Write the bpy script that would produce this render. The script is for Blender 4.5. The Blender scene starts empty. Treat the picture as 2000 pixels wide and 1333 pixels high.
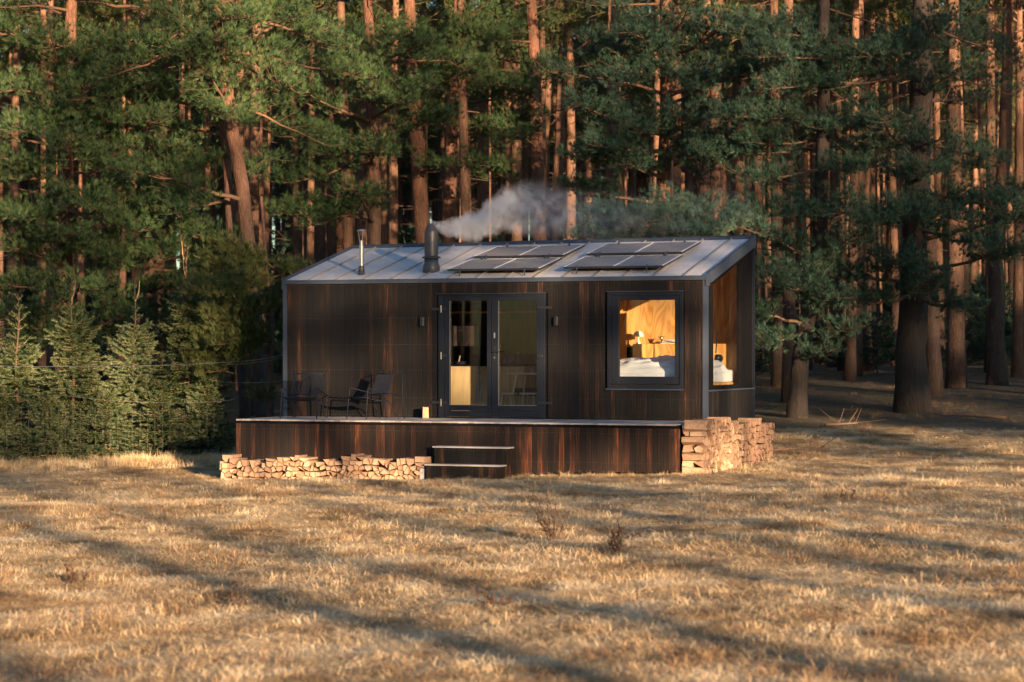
import bpy, math, random
import numpy as np
from mathutils import Vector, Matrix
R = math.radians
rng = np.random.default_rng(11)
random.seed(5)
scn = bpy.context.scene
COL = scn.collection

# ------------------------------------------------------------------ camera, sky, sun, exposure
F_PX, YH = 4641.3, 681.1              # focal length and horizon of the photograph, in its own pixels
CAM_Z = 2.08
cam = bpy.data.cameras.new('camera')
cam.sensor_width = 36.0
cam.lens = F_PX * 36 / 2000
cam.shift_y = (YH - 666.5) / 2000
cam.clip_start, cam.clip_end = 0.5, 3000
cam.dof.use_dof = True
cam.dof.focus_distance = 41.5
cam.dof.aperture_fstop = 2.4
cam_o = bpy.data.objects.new('camera', cam)
cam_o.location = (0, 0, CAM_Z)
cam_o.rotation_euler = (R(90), 0, 0)
COL.objects.link(cam_o)
scn.camera = cam_o

SUN_AZ, SUN_EL = R(22.8), R(7.0)      # sun behind the camera, to the right of it, very low
S_DIR = Vector((math.sin(SUN_AZ) * math.cos(SUN_EL), -math.cos(SUN_AZ) * math.cos(SUN_EL), math.sin(SUN_EL)))
world = bpy.data.worlds.new('World')
scn.world = world
world.use_nodes = True
wn = world.node_tree
sky = wn.nodes.new('ShaderNodeTexSky')
sky.sky_type = 'NISHITA'
sky.sun_disc = False
sky.sun_elevation = SUN_EL
sky.sun_rotation = math.atan2(S_DIR.x, S_DIR.y)
sky.air_density, sky.dust_density, sky.ozone_density = 1.0, .3, 3.0
bg = wn.nodes['Background']
bg.inputs['Strength'].default_value = 0.062
wn.links.new(sky.outputs['Color'], bg.inputs['Color'])
sun = bpy.data.lights.new('sun', 'SUN')
sun.energy = 5.0
sun.angle = R(0.53)
sun.color = (1.0, 0.68, 0.42)
sun_o = bpy.data.objects.new('sun', sun)
sun_o.rotation_euler = (-S_DIR).to_track_quat('-Z', 'Y').to_euler()
sun_o.location = S_DIR * 60
COL.objects.link(sun_o)
vs = scn.view_settings
vs.view_transform, vs.look, vs.gamma, vs.use_curve_mapping = 'Standard', 'None', 1.0, False
vs.exposure = 2.1
scn.render.engine = 'CYCLES'
scn.cycles.max_bounces = 8
scn.cycles.transparent_max_bounces = 16
scn.cycles.volume_bounces = 1
scn.cycles.use_denoising = True
scn.cycles.sample_clamp_indirect = 4.0

# ------------------------------------------------------------------ helpers
def tag(o, label=None, cat=None, group=None, kind=None):
    if label: o['label'] = label
    if cat: o['category'] = cat
    if group: o['group'] = group
    if kind: o['kind'] = kind
    return o

def empty(name, loc=(0, 0, 0), rz=0.0):
    o = bpy.data.objects.new(name, None)
    o.empty_display_size = 0.2
    o.location = loc
    o.rotation_euler = (0, 0, rz)
    COL.objects.link(o)
    return o

def add(name, me, parent=None, loc=(0, 0, 0), rot=(0, 0, 0), scale=None):
    o = bpy.data.objects.new(name, me)
    o.location, o.rotation_euler = loc, rot
    if scale: o.scale = scale
    if parent: o.parent = parent
    COL.objects.link(o)
    return o

class MB:
    def __init__(s): s.v, s.f, s.m = [], [], []
    def face(s, idx, m=0): s.f.append(tuple(idx)); s.m.append(m)
    def box(s, x0, x1, y0, y1, z0, z1, m=0):
        b = len(s.v)
        s.v += [(x, y, z) for z in (z0, z1) for y in (y0, y1) for x in (x0, x1)]
        for q in ((0, 2, 3, 1), (4, 5, 7, 6), (0, 1, 5, 4), (2, 6, 7, 3), (0, 4, 6, 2), (1, 3, 7, 5)):
            s.face([b + i for i in q], m)
        return s
    def hexa(s, pts, m=0):                       # 4 bottom (ccw) + 4 top (ccw)
        b = len(s.v); s.v += [tuple(p) for p in pts]
        for q in ((3, 2, 1, 0), (4, 5, 6, 7), (0, 1, 5, 4), (1, 2, 6, 5), (2, 3, 7, 6), (3, 0, 4, 7)):
            s.face([b + i for i in q], m)
        return s
    def tube(s, path, rad, n=8, m=0, cap=True, wob=0.0, rg=None):
        path = [Vector(p) for p in path]
        if not hasattr(rad, '__len__'): rad = [rad] * len(path)
        b = len(s.v); prev = None
        for i, p in enumerate(path):
            t = (path[min(i + 1, len(path) - 1)] - path[max(i - 1, 0)]).normalized()
            if prev is None:
                a = Vector((1, 0, 0)) if abs(t.x) < .8 else Vector((0, 1, 0))
            else: a = prev
            u = (a - t * a.dot(t)).normalized(); prev = u
            w = t.cross(u)
            for k in range(n):
                an = 2 * math.pi * k / n
                r = rad[i] * (1 + (rg.uniform(-wob, wob) if rg is not None else 0))
                s.v.append(tuple(p + (u * math.cos(an) + w * math.sin(an)) * r))
        for i in range(len(path) - 1):
            for k in range(n):
                k2 = (k + 1) % n
                s.face((b + i * n + k, b + i * n + k2, b + (i + 1) * n + k2, b + (i + 1) * n + k), m)
        if cap:
            s.face([b + k for k in range(n)][::-1], m)
            s.face([b + (len(path) - 1) * n + k for k in range(n)], m)
        return s
    def lathe(s, prof, n=20, o=(0, 0, 0), m=0):  # prof: (r, z)
        return s.tube([(o[0], o[1], o[2] + z + 1e-5 * i) for i, (r, z) in enumerate(prof)], [max(r, 1e-4) for r, z in prof], n, m)
    def mesh(s, name, mats, smooth=False):
        me = bpy.data.meshes.new(name)
        me.from_pydata(s.v, [], s.f)
        for mt in (mats if isinstance(mats, (list, tuple)) else [mats]): me.materials.append(mt)
        if any(s.m): me.polygons.foreach_set('material_index', s.m)
        if smooth: me.polygons.foreach_set('use_smooth', [True] * len(s.f))
        me.update()
        return me
    def build(s, name, mats, parent=None, loc=(0, 0, 0), rot=(0, 0, 0), smooth=False, bevel=0.0):
        o = add(name, s.mesh(name, mats, smooth), parent, loc, rot)
        if bevel:
            md = o.modifiers.new('bevel', 'BEVEL'); md.width = bevel; md.segments = 2; md.limit_method = 'ANGLE'
        return o

def tri_mesh(name, V, T, mats, attr=None, smooth=False):
    """V (n,3), T (m,3) numpy -> mesh, fast"""
    me = bpy.data.meshes.new(name)
    me.vertices.add(len(V)); me.vertices.foreach_set('co', np.ascontiguousarray(V, np.float32).ravel())
    me.loops.add(T.size); me.loops.foreach_set('vertex_index', np.ascontiguousarray(T, np.int32).ravel())
    me.polygons.add(len(T)); me.polygons.foreach_set('loop_start', np.arange(0, T.size, T.shape[1], dtype=np.int32))
    if attr is not None:
        for k, a in attr.items():
            at = me.attributes.new(k, 'FLOAT', 'POINT'); at.data.foreach_set('value', np.asarray(a, np.float32))
    for mt in (mats if isinstance(mats, (list, tuple)) else [mats]): me.materials.append(mt)
    if smooth: me.polygons.foreach_set('use_smooth', np.ones(len(T), bool))
    me.update(calc_edges=True)
    return me

# value noise for terrain and scattering
_lat = np.random.default_rng(3).random((256, 256))
def vnoise(x, y):
    x, y = np.asarray(x, float), np.asarray(y, float)
    xi, yi = np.floor(x).astype(int), np.floor(y).astype(int)
    fx, fy = x - xi, y - yi
    fx, fy = fx * fx * (3 - 2 * fx), fy * fy * (3 - 2 * fy)
    g = lambda a, b: _lat[a & 255, b & 255]
    return (g(xi, yi) * (1 - fx) + g(xi + 1, yi) * fx) * (1 - fy) + (g(xi, yi + 1) * (1 - fx) + g(xi + 1, yi + 1) * fx) * fy

def ground_z(x, y):
    x, y = np.asarray(x, float), np.asarray(y, float)
    z = -0.12 + 0.032 * 8 * np.tanh(x / 8)
    up = np.clip(y - 41.5, 0, 30)
    z = z + 0.045 * (np.sqrt(up * up + 4) - 2) + 0.008 * np.clip(y - 72, 0, 200)
    near = np.clip((40 - y) / 6, 0, 1) * np.clip((y - 4) / 6, 0, 1)
    z = z + (0.4 + .6 * near) * (0.16 * (vnoise(x / 3.1 + 9, y / 3.1) - .5) + 0.09 * (vnoise(x / 1.1, y / 1.1 + 40) - .5)) + 0.035 * (vnoise(x / .42, y / .42) - .5)
    return z

# ------------------------------------------------------------------ node materials
class NT:
    def __init__(s, name):
        s.mat = bpy.data.materials.new(name); s.mat.use_nodes = True
        s.t = s.mat.node_tree; s.b = s.t.nodes['Principled BSDF']; s.out = s.t.nodes['Material Output']
    def n(s, typ, **kw):
        o = s.t.nodes.new('ShaderNode' + typ)
        for k, v in kw.items():
            if k.startswith('i_'): o.inputs[k[2:].replace('_', ' ')].default_value = v
            else: setattr(o, k, v)
        return o
    def l(s, a, b): s.t.links.new(a, b)
    def obj(s): return s.n('TexCoord').outputs['Object']
    def rand(s): return s.n('ObjectInfo').outputs['Random']
    def math(s, op, a, b=None, c=None):
        m = s.n('Math', operation=op)
        for i, x in enumerate((a, b, c)):
            if x is None: continue
            if isinstance(x, (int, float)): m.inputs[i].default_value = x
            else: s.l(x, m.inputs[i])
        return m.outputs[0]
    def ramp(s, fac, stops):
        r = s.n('ValToRGB'); e = r.color_ramp.elements
        while len(e) < len(stops): e.new(0.5)
        for el, (p, c) in zip(e, stops): el.position = p; el.color = (*c, 1)
        s.l(fac, r.inputs[0]); return r.outputs[0]
    def noise(s, vec, scale=5, detail=4, rough=.55, dist=0.0, out=0):
        q = s.n('TexNoise', i_Scale=scale, i_Detail=detail, i_Roughness=rough, i_Distortion=dist)
        s.l(vec, q.inputs['Vector']); return q.outputs[out]
    def mapv(s, vec, scale=(1, 1, 1), loc=None):
        m = s.n('Mapping'); m.inputs['Scale'].default_value = scale
        s.l(vec, m.inputs['Vector'])
        if loc is not None: s.l(loc, m.inputs['Location'])
        return m.outputs[0]
    def mix(s, fac, a, b, typ='MIX'):
        m = s.n('Mix', data_type='RGBA', blend_type=typ)
        for i, x in ((0, fac), (6, a), (7, b)):
            if isinstance(x, (int, float)): m.inputs[i].default_value = x
            elif isinstance(x, tuple): m.inputs[i].default_value = (*x, 1)
            else: s.l(x, m.inputs[i])
        return m.outputs[2]
    def bump(s, h, strength=.4, dist=.01):
        b = s.n('Bump', i_Strength=strength, i_Distance=dist); s.l(h, b.inputs['Height']); s.l(b.outputs[0], s.b.inputs['Normal'])
    def col(s, c):
        if isinstance(c, tuple): s.b.inputs['Base Color'].default_value = (*c, 1)
        else: s.l(c, s.b.inputs['Base Color'])
    def set(s, **kw):
        for k, v in kw.items(): s.b.inputs[k.replace('_', ' ')].default_value = v
        return s

def plain(name, c, rough=.5, metal=0.0, var=.15, scale=6, spec=.5):
    m = NT(name); m.set(Roughness=rough, Metallic=metal)
    m.b.inputs['Specular IOR Level'].default_value = spec
    nz = m.noise(m.obj(), scale, 5)
    m.col(m.ramp(nz, [(.3, tuple(x * (1 - var) for x in c)), (.7, tuple(min(1, x * (1 + var)) for x in c))]))
    return m.mat

def plank_mat(name, stops, axis=2, rough=.6, streak=1.0):
    """weathered boards: colour chosen per object, streaked along the board"""
    m = NT(name); m.set(Roughness=rough)
    m.b.inputs['Specular IOR Level'].default_value = .22
    rnd = m.rand()
    loc = m.n('CombineXYZ'); m.l(m.math('MULTIPLY', rnd, 37.0), loc.inputs[0]); m.l(m.math('MULTIPLY', rnd, 91.0), loc.inputs[2])
    sc = [38, 38, 38]; sc[axis] = 2.2
    grain = m.noise(m.mapv(m.obj(), tuple(sc), loc.outputs[0]), 1.0, 5, .6, .6)
    sc2 = [6, 6, 6]; sc2[axis] = .9
    patch = m.noise(m.mapv(m.obj(), tuple(sc2), loc.outputs[0]), 1.0, 3, .6)  # broad tone patches, partly imitating uneven shade across the boards
    f = m.math('ADD', m.math('MULTIPLY', rnd, .56), m.math('MULTIPLY', m.math('SUBTRACT', patch, .5), 1.15 * streak))
    f = m.math('ADD', f, m.math('MULTIPLY', m.math('SUBTRACT', grain, .5), .75 * streak))
    m.col(m.ramp(m.math('ADD', f, .10), stops))
    m.bump(grain, .35, .004)
    return m.mat

CHAR = [(.12, (.0055, .006, .007)), (.42, (.0095, .0085, .008)), (.60, (.018, .012, .010)), (.76, (.044, .022, .013)), (.89, (.115, .056, .029)), (1, (.22, .13, .075))]
M = {}
M['charred'] = plank_mat('charred_boards', CHAR, 2, .75)
M['skirt'] = plank_mat('skirt_boards', [(p, tuple(min(1, x * y * 1.5) for x, y in zip(c, (1.35, 1.0, .85)))) for p, c in CHAR], 2, .75)  # charred tones brightened and reddened, giving the skirt a sunlit look
M['step_wood'] = plank_mat('shaded_step_boards', [(p, tuple(x * .8 for x in c)) for p, c in CHAR], 2, .75)  # darkened copy for the shaded front and left of the steps
M['deck'] = plank_mat('deck_boards', [(.1, (.27, .25, .24)), (.5, (.40, .375, .36)), (.9, (.50, .47, .44))], 1, .6, .8)
M['backing'] = plain('dark_backing', (.008, .008, .009), .9, spec=.05)
M['seam'] = plain('seam_metal', (.24, .235, .23), .55, .2, .1, 4)
M['frame'] = plain('anthracite_paint', (.012, .016, .024), .55, 0, .08, 3, .2)
M['trim'] = plain('grey_blue_sheet', (.040, .054, .080), .55, .0, .10, 3, .25)
M['steel'] = plain('brushed_steel', (.55, .53, .50), .30, .9, .1, 9)
M['silver'] = plain('silver_edge', (.80, .80, .80), .5, 0, .05)
M['black_metal'] = plain('black_metal', (.022, .025, .032), .38, .2, .1, 6)
M['chair'] = plain('chair_metal', (.013, .018, .032), .6, 0, .1, 6, .2)
M['flue'] = plain('flue_paint', (.060, .062, .068), .42, .3, .15, 4)
M['nail'] = plain('nail_steel', (.26, .235, .21), .4, .5, .1, 4)
M['white_paint'] = plain('white_paint', (.75, .73, .68), .4, 0, .04)
M['linen'] = plain('white_linen', (.72, .74, .78), .9, 0, .05, 4)
M['table'] = plain('pale_wood', (.62, .52, .40), .5, 0, .08, 8)
M['dark_fabric'] = plain('dark_teal_fabric', (.03, .045, .05), .9)
M['soil'] = plain('concrete', (.42, .41, .40), .85)
M['green'] = plain('houseplant', (.03, .06, .02), .6)
M['ceramic'] = plain('ceramic', (.20, .19, .18), .35)
M['red'] = plain('book_red', (.35, .05, .03), .6)
M['brass'] = plain('brass', (.6, .34, .16), .3, .8)

def plywood():
    m = NT('plywood'); m.set(Roughness=.55)
    n1 = m.noise(m.mapv(m.obj(), (1.5, 1.5, .42)), 1.3, 2, .5, .5)
    rings = m.math('PINGPONG', m.math('MULTIPLY', n1, 13.0), .5)
    n2 = m.noise(m.mapv(m.obj(), (40, 40, 2.5)), 1, 4)
    c = m.ramp(rings, [(.05, (.48, .21, .055)), (.22, (.66, .34, .095)), (.5, (.72, .41, .13))])
    c = m.mix(.25, c, m.ramp(n2, [(.3, (.40, .20, .06)), (.7, (.68, .42, .16))]))
    m.col(c); m.bump(rings, .06, .004)
    return m.mat
M['ply'] = plywood()
def brownwood():
    m = NT('brown_lining'); m.set(Roughness=.6); m.b.inputs['Specular IOR Level'].default_value = .2
    n2 = m.noise(m.mapv(m.obj(), (16, 16, .9)), 1, 5, .6, .8)
    m.col(m.ramp(n2, [(.3, (.12, .060, .022)), (.7, (.26, .135, .052))])); return m.mat
M['brown'] = brownwood()
def counterwood():
    m = NT('pale_veneer'); m.set(Roughness=.5)
    n2 = m.noise(m.mapv(m.obj(), (14, 14, 1.2)), 1, 5, .6, 1.0)
    m.col(m.ramp(n2, [(.3, (.47, .34, .18)), (.7, (.66, .50, .29))]))
    return m.mat
M['veneer'] = counterwood()

def roof_mat():
    m = NT('grey_sheet_roof'); m.set(Roughness=.6, Metallic=.1)
    n1 = m.noise(m.mapv(m.obj(), (.9, 1.6, 1)), 1.6, 6, .65, .6)
    n2 = m.noise(m.obj(), 14, 5)
    c = m.mix(.35, m.ramp(n1, [(.28, (.46, .46, .48)), (.72, (.72, .71, .70))]), m.ramp(n2, [(.3, (.36, .37, .39)), (.7, (.60, .58, .56))]))
    m.col(c); m.bump(n1, .15, .01)
    return m.mat
M['roof'] = roof_mat()

def cell_mat():
    m = NT('solar_cells'); m.set(Roughness=.30)
    m.b.inputs['Specular IOR Level'].default_value = .5
    n1 = m.noise(m.mapv(m.obj(), (1.2, 9, 1)), 1.5, 5, .6, .4)
    c = m.ramp(n1, [(.3, (.17, .17, .18)), (.7, (.33, .32, .31))])
    m.col(c)
    m.l(m.ramp(n1, [(.3, (.35, .35, .35)), (.7, (.6, .6, .6))]), m.b.inputs['Roughness'])
    return m.mat
M['cells'] = cell_mat()

def glass_mat():
    m = NT('window_glass')
    tr = m.n('BsdfTransparent'); tr.inputs[0].default_value = (.93, .95, .94, 1)
    gl = m.n('BsdfGlossy', i_Roughness=.01); gl.inputs[0].default_value = (1, 1, 1, 1)
    lw = m.n('LayerWeight', i_Blend=.5)
    fr = m.math('ADD', m.math('MULTIPLY', m.math('POWER', lw.outputs['Facing'], 5.0), .90), .024)
    mx = m.n('MixShader'); m.l(fr, mx.inputs[0]); m.l(tr.outputs[0], mx.inputs[1]); m.l(gl.outputs[0], mx.inputs[2])
    m.l(mx.outputs[0], m.out.inputs['Surface'])
    return m.mat
M['glass'] = glass_mat()

def log_mats():
    m = NT('cut_wood'); m.set(Roughness=.75)
    rnd = m.rand()
    n1 = m.noise(m.mapv(m.obj(), (16, 16, 16)), 1, 5, .6, .5)
    base = m.ramp(rnd, [(0, (.19, .10, .058)), (.25, (.37, .225, .13)), (.5, (.49, .32, .19)), (.8, (.56, .39, .25)), (1, (.35, .195, .105))])
    m.col(m.mix(.35, base, m.ramp(n1, [(.3, (.27, .145, .08)), (.7, (.56, .38, .265))])))
    m.bump(n1, .4, .006)
    s = NT('split_wood'); s.set(Roughness=.8)
    rn = s.rand()
    n1 = s.noise(s.mapv(s.obj(), (22, 22, 22)), 1, 5, .6, .8)
    bs = s.ramp(rn, [(0, (.09, .055, .038)), (.3, (.26, .15, .09)), (.7, (.46, .29, .18)), (1, (.19, .105, .06))])
    s.col(s.mix(.4, bs, s.ramp(n1, [(.3, (.12, .065, .04)), (.7, (.58, .40, .25))])))
    s.bump(n1, .5, .006)
    return m.mat, s.mat
M['cut'], M['split'] = log_mats()

def bark_mat(name, low, high, z0, z1, sc=1.0):
    m = NT(name); m.set(Roughness=.9)
    tc = m.obj(); sp = m.n('SeparateXYZ'); m.l(tc, sp.inputs[0])
    rnd = m.rand()
    n1 = m.noise(m.mapv(tc, (9 * sc, 9 * sc, 2.2 * sc)), 1, 6, .65, .7)
    n2 = m.noise(m.mapv(tc, (1.2, 1.2, .6)), 1, 3)
    vo = m.n('TexVoronoi', feature='DISTANCE_TO_EDGE', i_Scale=1.0); m.l(m.mapv(m.mix(.12, tc, m.noise(tc, 5, 3, .6, 0, 1)), (17 * sc, 17 * sc, 3.6 * sc)), vo.inputs['Vector'])
    zz = m.math('ADD', sp.outputs[2], m.math('MULTIPLY', m.math('SUBTRACT', n2, .5), 5.0))
    zz = m.math('ADD', zz, m.math('MULTIPLY', m.math('SUBTRACT', rnd, .5), 3.0))
    mr = m.n('MapRange'); m.l(zz, mr.inputs[0]); mr.inputs[1].default_value = z0; mr.inputs[2].default_value = z1
    c = m.mix(mr.outputs[0], m.ramp(n1, [(.3, tuple(x * .55 for x in low)), (.7, tuple(x * 1.35 for x in low))]), m.ramp(n1, [(.3, tuple(x * .55 for x in high)), (.7, tuple(min(1, x * 1.3) for x in high))]))
    c = m.mix(m.ramp(vo.outputs[0], [(0.0, (.5, .5, .5)), (.16, (0, 0, 0))]), c, (.03, .02, .016))
    m.col(c)
    m.bump(m.math('ADD', n1, m.math('MULTIPLY', vo.outputs[0], 1.2)), .8, .03)
    return m.mat
M['bark'] = bark_mat('pine_bark', (.070, .050, .038), (.19, .086, .048), 1.5, 7.5)
M['bark_deep'] = bark_mat('tall_pine_bark', (.070, .045, .033), (.20, .104, .060), 0.5, 8)
M['bark_dark'] = bark_mat('old_pine_bark', (.028, .022, .018), (.045, .031, .023), 3.0, 12.0, .8)
M['twig'] = plain('twig_bark', (.12, .075, .05), .9)
M['twig_orange'] = plain('limb_bark', (.13, .072, .043), .9, 0, .3, 3)
M['dead_twig'] = plain('dead_twig', (.40, .27, .15), .9)

def needle_mat(name, dark, mid, light, trans=.22):
    m = NT(name); m.set(Roughness=.55)
    m.b.inputs['Specular IOR Level'].default_value = .35
    at = m.n('Attribute', attribute_name='tint')
    rnd = m.rand()
    nz = m.noise(m.obj(), 1.1, 3)
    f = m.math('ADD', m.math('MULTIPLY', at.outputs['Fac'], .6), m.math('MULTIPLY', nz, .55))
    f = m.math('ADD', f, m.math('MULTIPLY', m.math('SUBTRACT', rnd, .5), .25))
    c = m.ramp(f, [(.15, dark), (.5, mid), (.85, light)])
    m.col(c)
    tl = m.n('BsdfTranslucent'); m.l(m.mix(.5, c, (.12, .16, .03)), tl.inputs[0])
    mx = m.n('MixShader'); mx.inputs[0].default_value = trans
    m.l(m.b.outputs[0], mx.inputs[1]); m.l(tl.outputs[0], mx.inputs[2]); m.l(mx.outputs[0], m.out.inputs['Surface'])
    return m.mat
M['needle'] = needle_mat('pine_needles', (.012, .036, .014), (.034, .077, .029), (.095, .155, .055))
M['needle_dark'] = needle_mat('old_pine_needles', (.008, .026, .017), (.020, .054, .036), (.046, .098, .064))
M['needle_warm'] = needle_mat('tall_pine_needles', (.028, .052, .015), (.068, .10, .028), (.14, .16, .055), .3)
M['needle_smoke_blue'] = needle_mat('smoke_blue_needles', (.03, .08, .055), (.07, .15, .10), (.13, .22, .15))  # blue of the smoke in front is painted into these needles
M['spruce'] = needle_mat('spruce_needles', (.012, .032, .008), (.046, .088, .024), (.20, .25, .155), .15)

# ------------------------------------------------------------------ foliage generators
def tufts(P, D, size, k, rg, width=.0048, spread=.62, up=.22):
    n = len(P)
    P = np.repeat(P, k, 0); D = np.repeat(D, k, 0); size = np.repeat(size, k)
    tint = np.repeat(rg.random(n), k)
    q = rg.normal(size=P.shape); q /= np.linalg.norm(q, axis=1)[:, None] + 1e-9
    d = D + q * spread; d[:, 2] += up
    d /= np.linalg.norm(d, axis=1)[:, None] + 1e-9
    w = np.cross(d, rg.normal(size=P.shape)); w /= np.linalg.norm(w, axis=1)[:, None] + 1e-9
    ln = size * rg.uniform(.7, 1.15, len(P))
    base = P + q * .012
    V = np.stack([base - w * width, base + w * width, base + d * ln[:, None]], 1).reshape(-1, 3)
    T = np.arange(len(V)).reshape(-1, 3)
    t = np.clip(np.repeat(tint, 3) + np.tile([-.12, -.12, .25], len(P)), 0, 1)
    return V, T, t

def bough(rg, root, az, L, lift, sag, wood, tp, td, dens=1.0, r0=None, start=.3, flat=.35):
    """one pine bough: main limb, side twigs, tufts on the upper outer part"""
    dh = np.array([math.cos(az), math.sin(az), 0.0]); sd = np.array([-dh[1], dh[0], 0.0])
    n = max(5, int(L * 2.6) + 2)
    pts = []
    wob = rg.normal(0, .05 * L, 2)
    for i in range(n):
        t = i / (n - 1)
        p = root + dh * L * t + np.array([0, 0, 1.0]) * (lift * L * t + sag * L * t * t) + sd * (wob[0] * math.sin(2.6 * t) + wob[1] * t) + rg.normal(0, .018, 3) * (0 < i)
        pts.append(p)
    r0 = r0 or .012 + .014 * L
    wood.append((pts, r0, .006))
    m = max(5, int((5 + L * 7.5) * dens))
    for j in range(m):
        t = start + (1 - start) * (j + rg.random()) / m
        k = min(n - 2, int(t * (n - 1))); f = t * (n - 1) - k
        p = pts[k] * (1 - f) + pts[k + 1] * f
        side = 1 if j % 2 else -1
        an = side * rg.uniform(.45, 1.15)
        d = dh * math.cos(an) + sd * math.sin(an)
        d = d + np.array([0, 0, rg.uniform(-.1, .75)])
        ln = (.20 + .36 * L * (1.15 - t) * rg.uniform(.6, 1.2)) * (.6 + .4 * flat / .35)
        ln = min(ln, 1.0)
        e = p + d * ln
        mid = p + d * ln * .5 + np.array([0, 0, -.04 * ln])
        wood.append(([p, mid, e], .006 + .004 * ln, .003))
        c = max(4, int(ln / .046 * dens))
        for q in range(c):
            s = .25 + .75 * (q + rg.random()) / c
            o = p + (mid - p) * min(1, s * 2) + (e - mid) * max(0, s * 2 - 1)
            o = o + rg.normal(0, .075, 3) + np.array([0, 0, .03])
            tp.append(o)
            td.append(d * .5 + rg.normal(0, .4, 3) + np.array([0, 0, .45]))
    tp.append(pts[-1]); td.append(dh)

def trunk_mesh(name, path, r0, r1, mat, rg, n=11, flare=.35, wob=.05):
    k = len(path); rad = []
    z0 = path[0][2]
    for i, p in enumerate(path):
        t = i / (k - 1)
        r = r0 + (r1 - r0) * t
        rad.append(r * (1 + flare * math.exp(-(p[2] - z0) / (1.6 * r0 + .15))))
    return MB().tube(path, rad, n, wob=wob, rg=rg).mesh(name, mat, True)

def crown_of(name, V, T, t, mat, wood=(), wmat=None, n=5):
    """needles and the branches that carry them, as one crown"""
    mb = MB()
    for pts, a, b in wood:
        q = len(pts); mb.tube(pts, [a + (b - a) * i / (q - 1) for i in range(q)], n if a > .014 else 3, cap=False)
    if not mb.v: return tri_mesh(name, V, T, mat, {'tint': t})
    F = np.array(mb.f); F = np.concatenate([F[:, [0, 1, 2]], F[:, [0, 2, 3]]]) + len(V)
    me = tri_mesh(name, np.concatenate([V, np.array(mb.v)]), np.concatenate([T, F]), [mat, wmat], {'tint': np.concatenate([t, np.zeros(len(mb.v))])})
    me.polygons.foreach_set('material_index', np.concatenate([np.zeros(len(T), np.int32), np.ones(len(F), np.int32)]))
    me.polygons.foreach_set('use_smooth', np.concatenate([np.zeros(len(T), bool), np.ones(len(F), bool)]))
    return me
def crown_mesh(name, tp, td, rg, mat, size=.14, k=17, width=.0048, wood=(), wmat=None, wn=5, **kw):
    P, D = np.array(tp), np.array(td)
    V, T, t = tufts(P, D, size * rg.uniform(.8, 1.2, len(P)), k, rg, width, **kw)
    return crown_of(name, V, T, t, mat, wood, wmat, wn)

# ------------------------------------------------------------------ pixel of the photograph -> place
def world_at(px, py, Y):
    return Vector(((px - 1000) / F_PX * Y, Y, CAM_Z - (py - YH) / F_PX * Y))
def on_ground(px, Y):
    x = (px - 1000) / F_PX * Y
    return Vector((x, Y, float(ground_z(x, Y))))
TH, CX, CY = .376, -4.199, 44.006
DZ = CAM_Z - 1.25                       # deck and cabin floor level
L, W, HE = 8.109, 3.0, 2.5
HR0, HR1 = 3.228, 3.280
DK = 1.892
cT, sT = math.cos(TH), math.sin(TH)
def cab(u, v, z=0.0): return Vector((CX + u * cT + v * sT, CY - u * sT + v * cT, DZ + z))
def pu(px, v=0.0):
    k = (px - 1000) / F_PX
    return (k * (CY + v * cT) - CX - v * sT) / (cT + k * sT)
def pz(px, py, v=0.0):
    u = pu(px, v); return 1.25 - (py - YH) / F_PX * (CY - u * sT + v * cT)
def gz(u, v):                            # ground height relative to deck level, in the cabin's frame
    p = cab(u, v); return float(ground_z(p.x, p.y)) - DZ
# ------------------------------------------------------------------ ground
def axis(a, b, st, lo, hi):
    mid = np.arange(a, b + 1e-6, st)
    up, x, s = [], b, st
    while x < hi: s *= 1.35; x += s; up.append(x)
    dn, x, s = [], a, st
    while x > lo: s *= 1.35; x -= s; dn.append(x)
    return np.array(dn[::-1] + list(mid) + up)
gx, gy = axis(-12, 13, .18, -700, 700), axis(12, 60, .18, -500, 1200)
GX, GY = np.meshgrid(gx, gy)
V = np.stack([GX, GY, ground_z(GX, GY)], 2).reshape(-1, 3)
nx, ny = len(gx), len(gy)
i0 = (np.arange(ny - 1)[:, None] * nx + np.arange(nx - 1)[None]).ravel()
T = np.stack([i0, i0 + 1, i0 + nx + 1, i0 + nx], 1)
def ground_mat():
    m = NT('meadow_floor'); m.set(Roughness=.95)
    tc = m.obj(); sp = m.n('SeparateXYZ'); m.l(tc, sp.inputs[0])
    a = m.noise(tc, .55, 6, .6); b = m.noise(tc, 7, 6, .65); c = m.noise(tc, 60, 4, .7); d = m.noise(tc, 1.7, 5, .6)
    straw = m.ramp(b, [(.25, (.25, .175, .10)), (.5, (.48, .36, .22)), (.75, (.66, .53, .36))])
    moss = m.ramp(b, [(.3, (.10, .095, .055)), (.7, (.30, .275, .19))])
    g = m.mix(m.ramp(d, [(.46, (0, 0, 0)), (.60, (1, 1, 1))]), straw, moss)
    g = m.mix(m.ramp(a, [(.5, (0, 0, 0)), (.66, (.8, .8, .8))]), g, m.ramp(b, [(.3, (.16, .10, .055)), (.7, (.38, .25, .14))]))
    g = m.mix(.35, g, m.ramp(c, [(.3, (.13, .09, .05)), (.7, (.60, .47, .31))]))
    litter = m.ramp(b, [(.3, (.050, .034, .020)), (.55, (.105, .078, .038)), (.75, (.17, .12, .065))])
    mr = m.n('MapRange'); m.l(m.math('ADD', sp.outputs[1], m.math('MULTIPLY', a, 10.0)), mr.inputs[0]); mr.inputs[1].default_value = 49; mr.inputs[2].default_value = 56
    g = m.mix(mr.outputs[0], g, litter)
    m.col(g); m.bump(m.math('ADD', b, m.math('MULTIPLY', c, .5)), .9, .05)
    return m.mat
ground = add('ground', tri_mesh('ground', V, T, ground_mat(), smooth=True))
tag(ground, 'dry straw coloured meadow running back under the pines', kind='structure')

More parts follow.
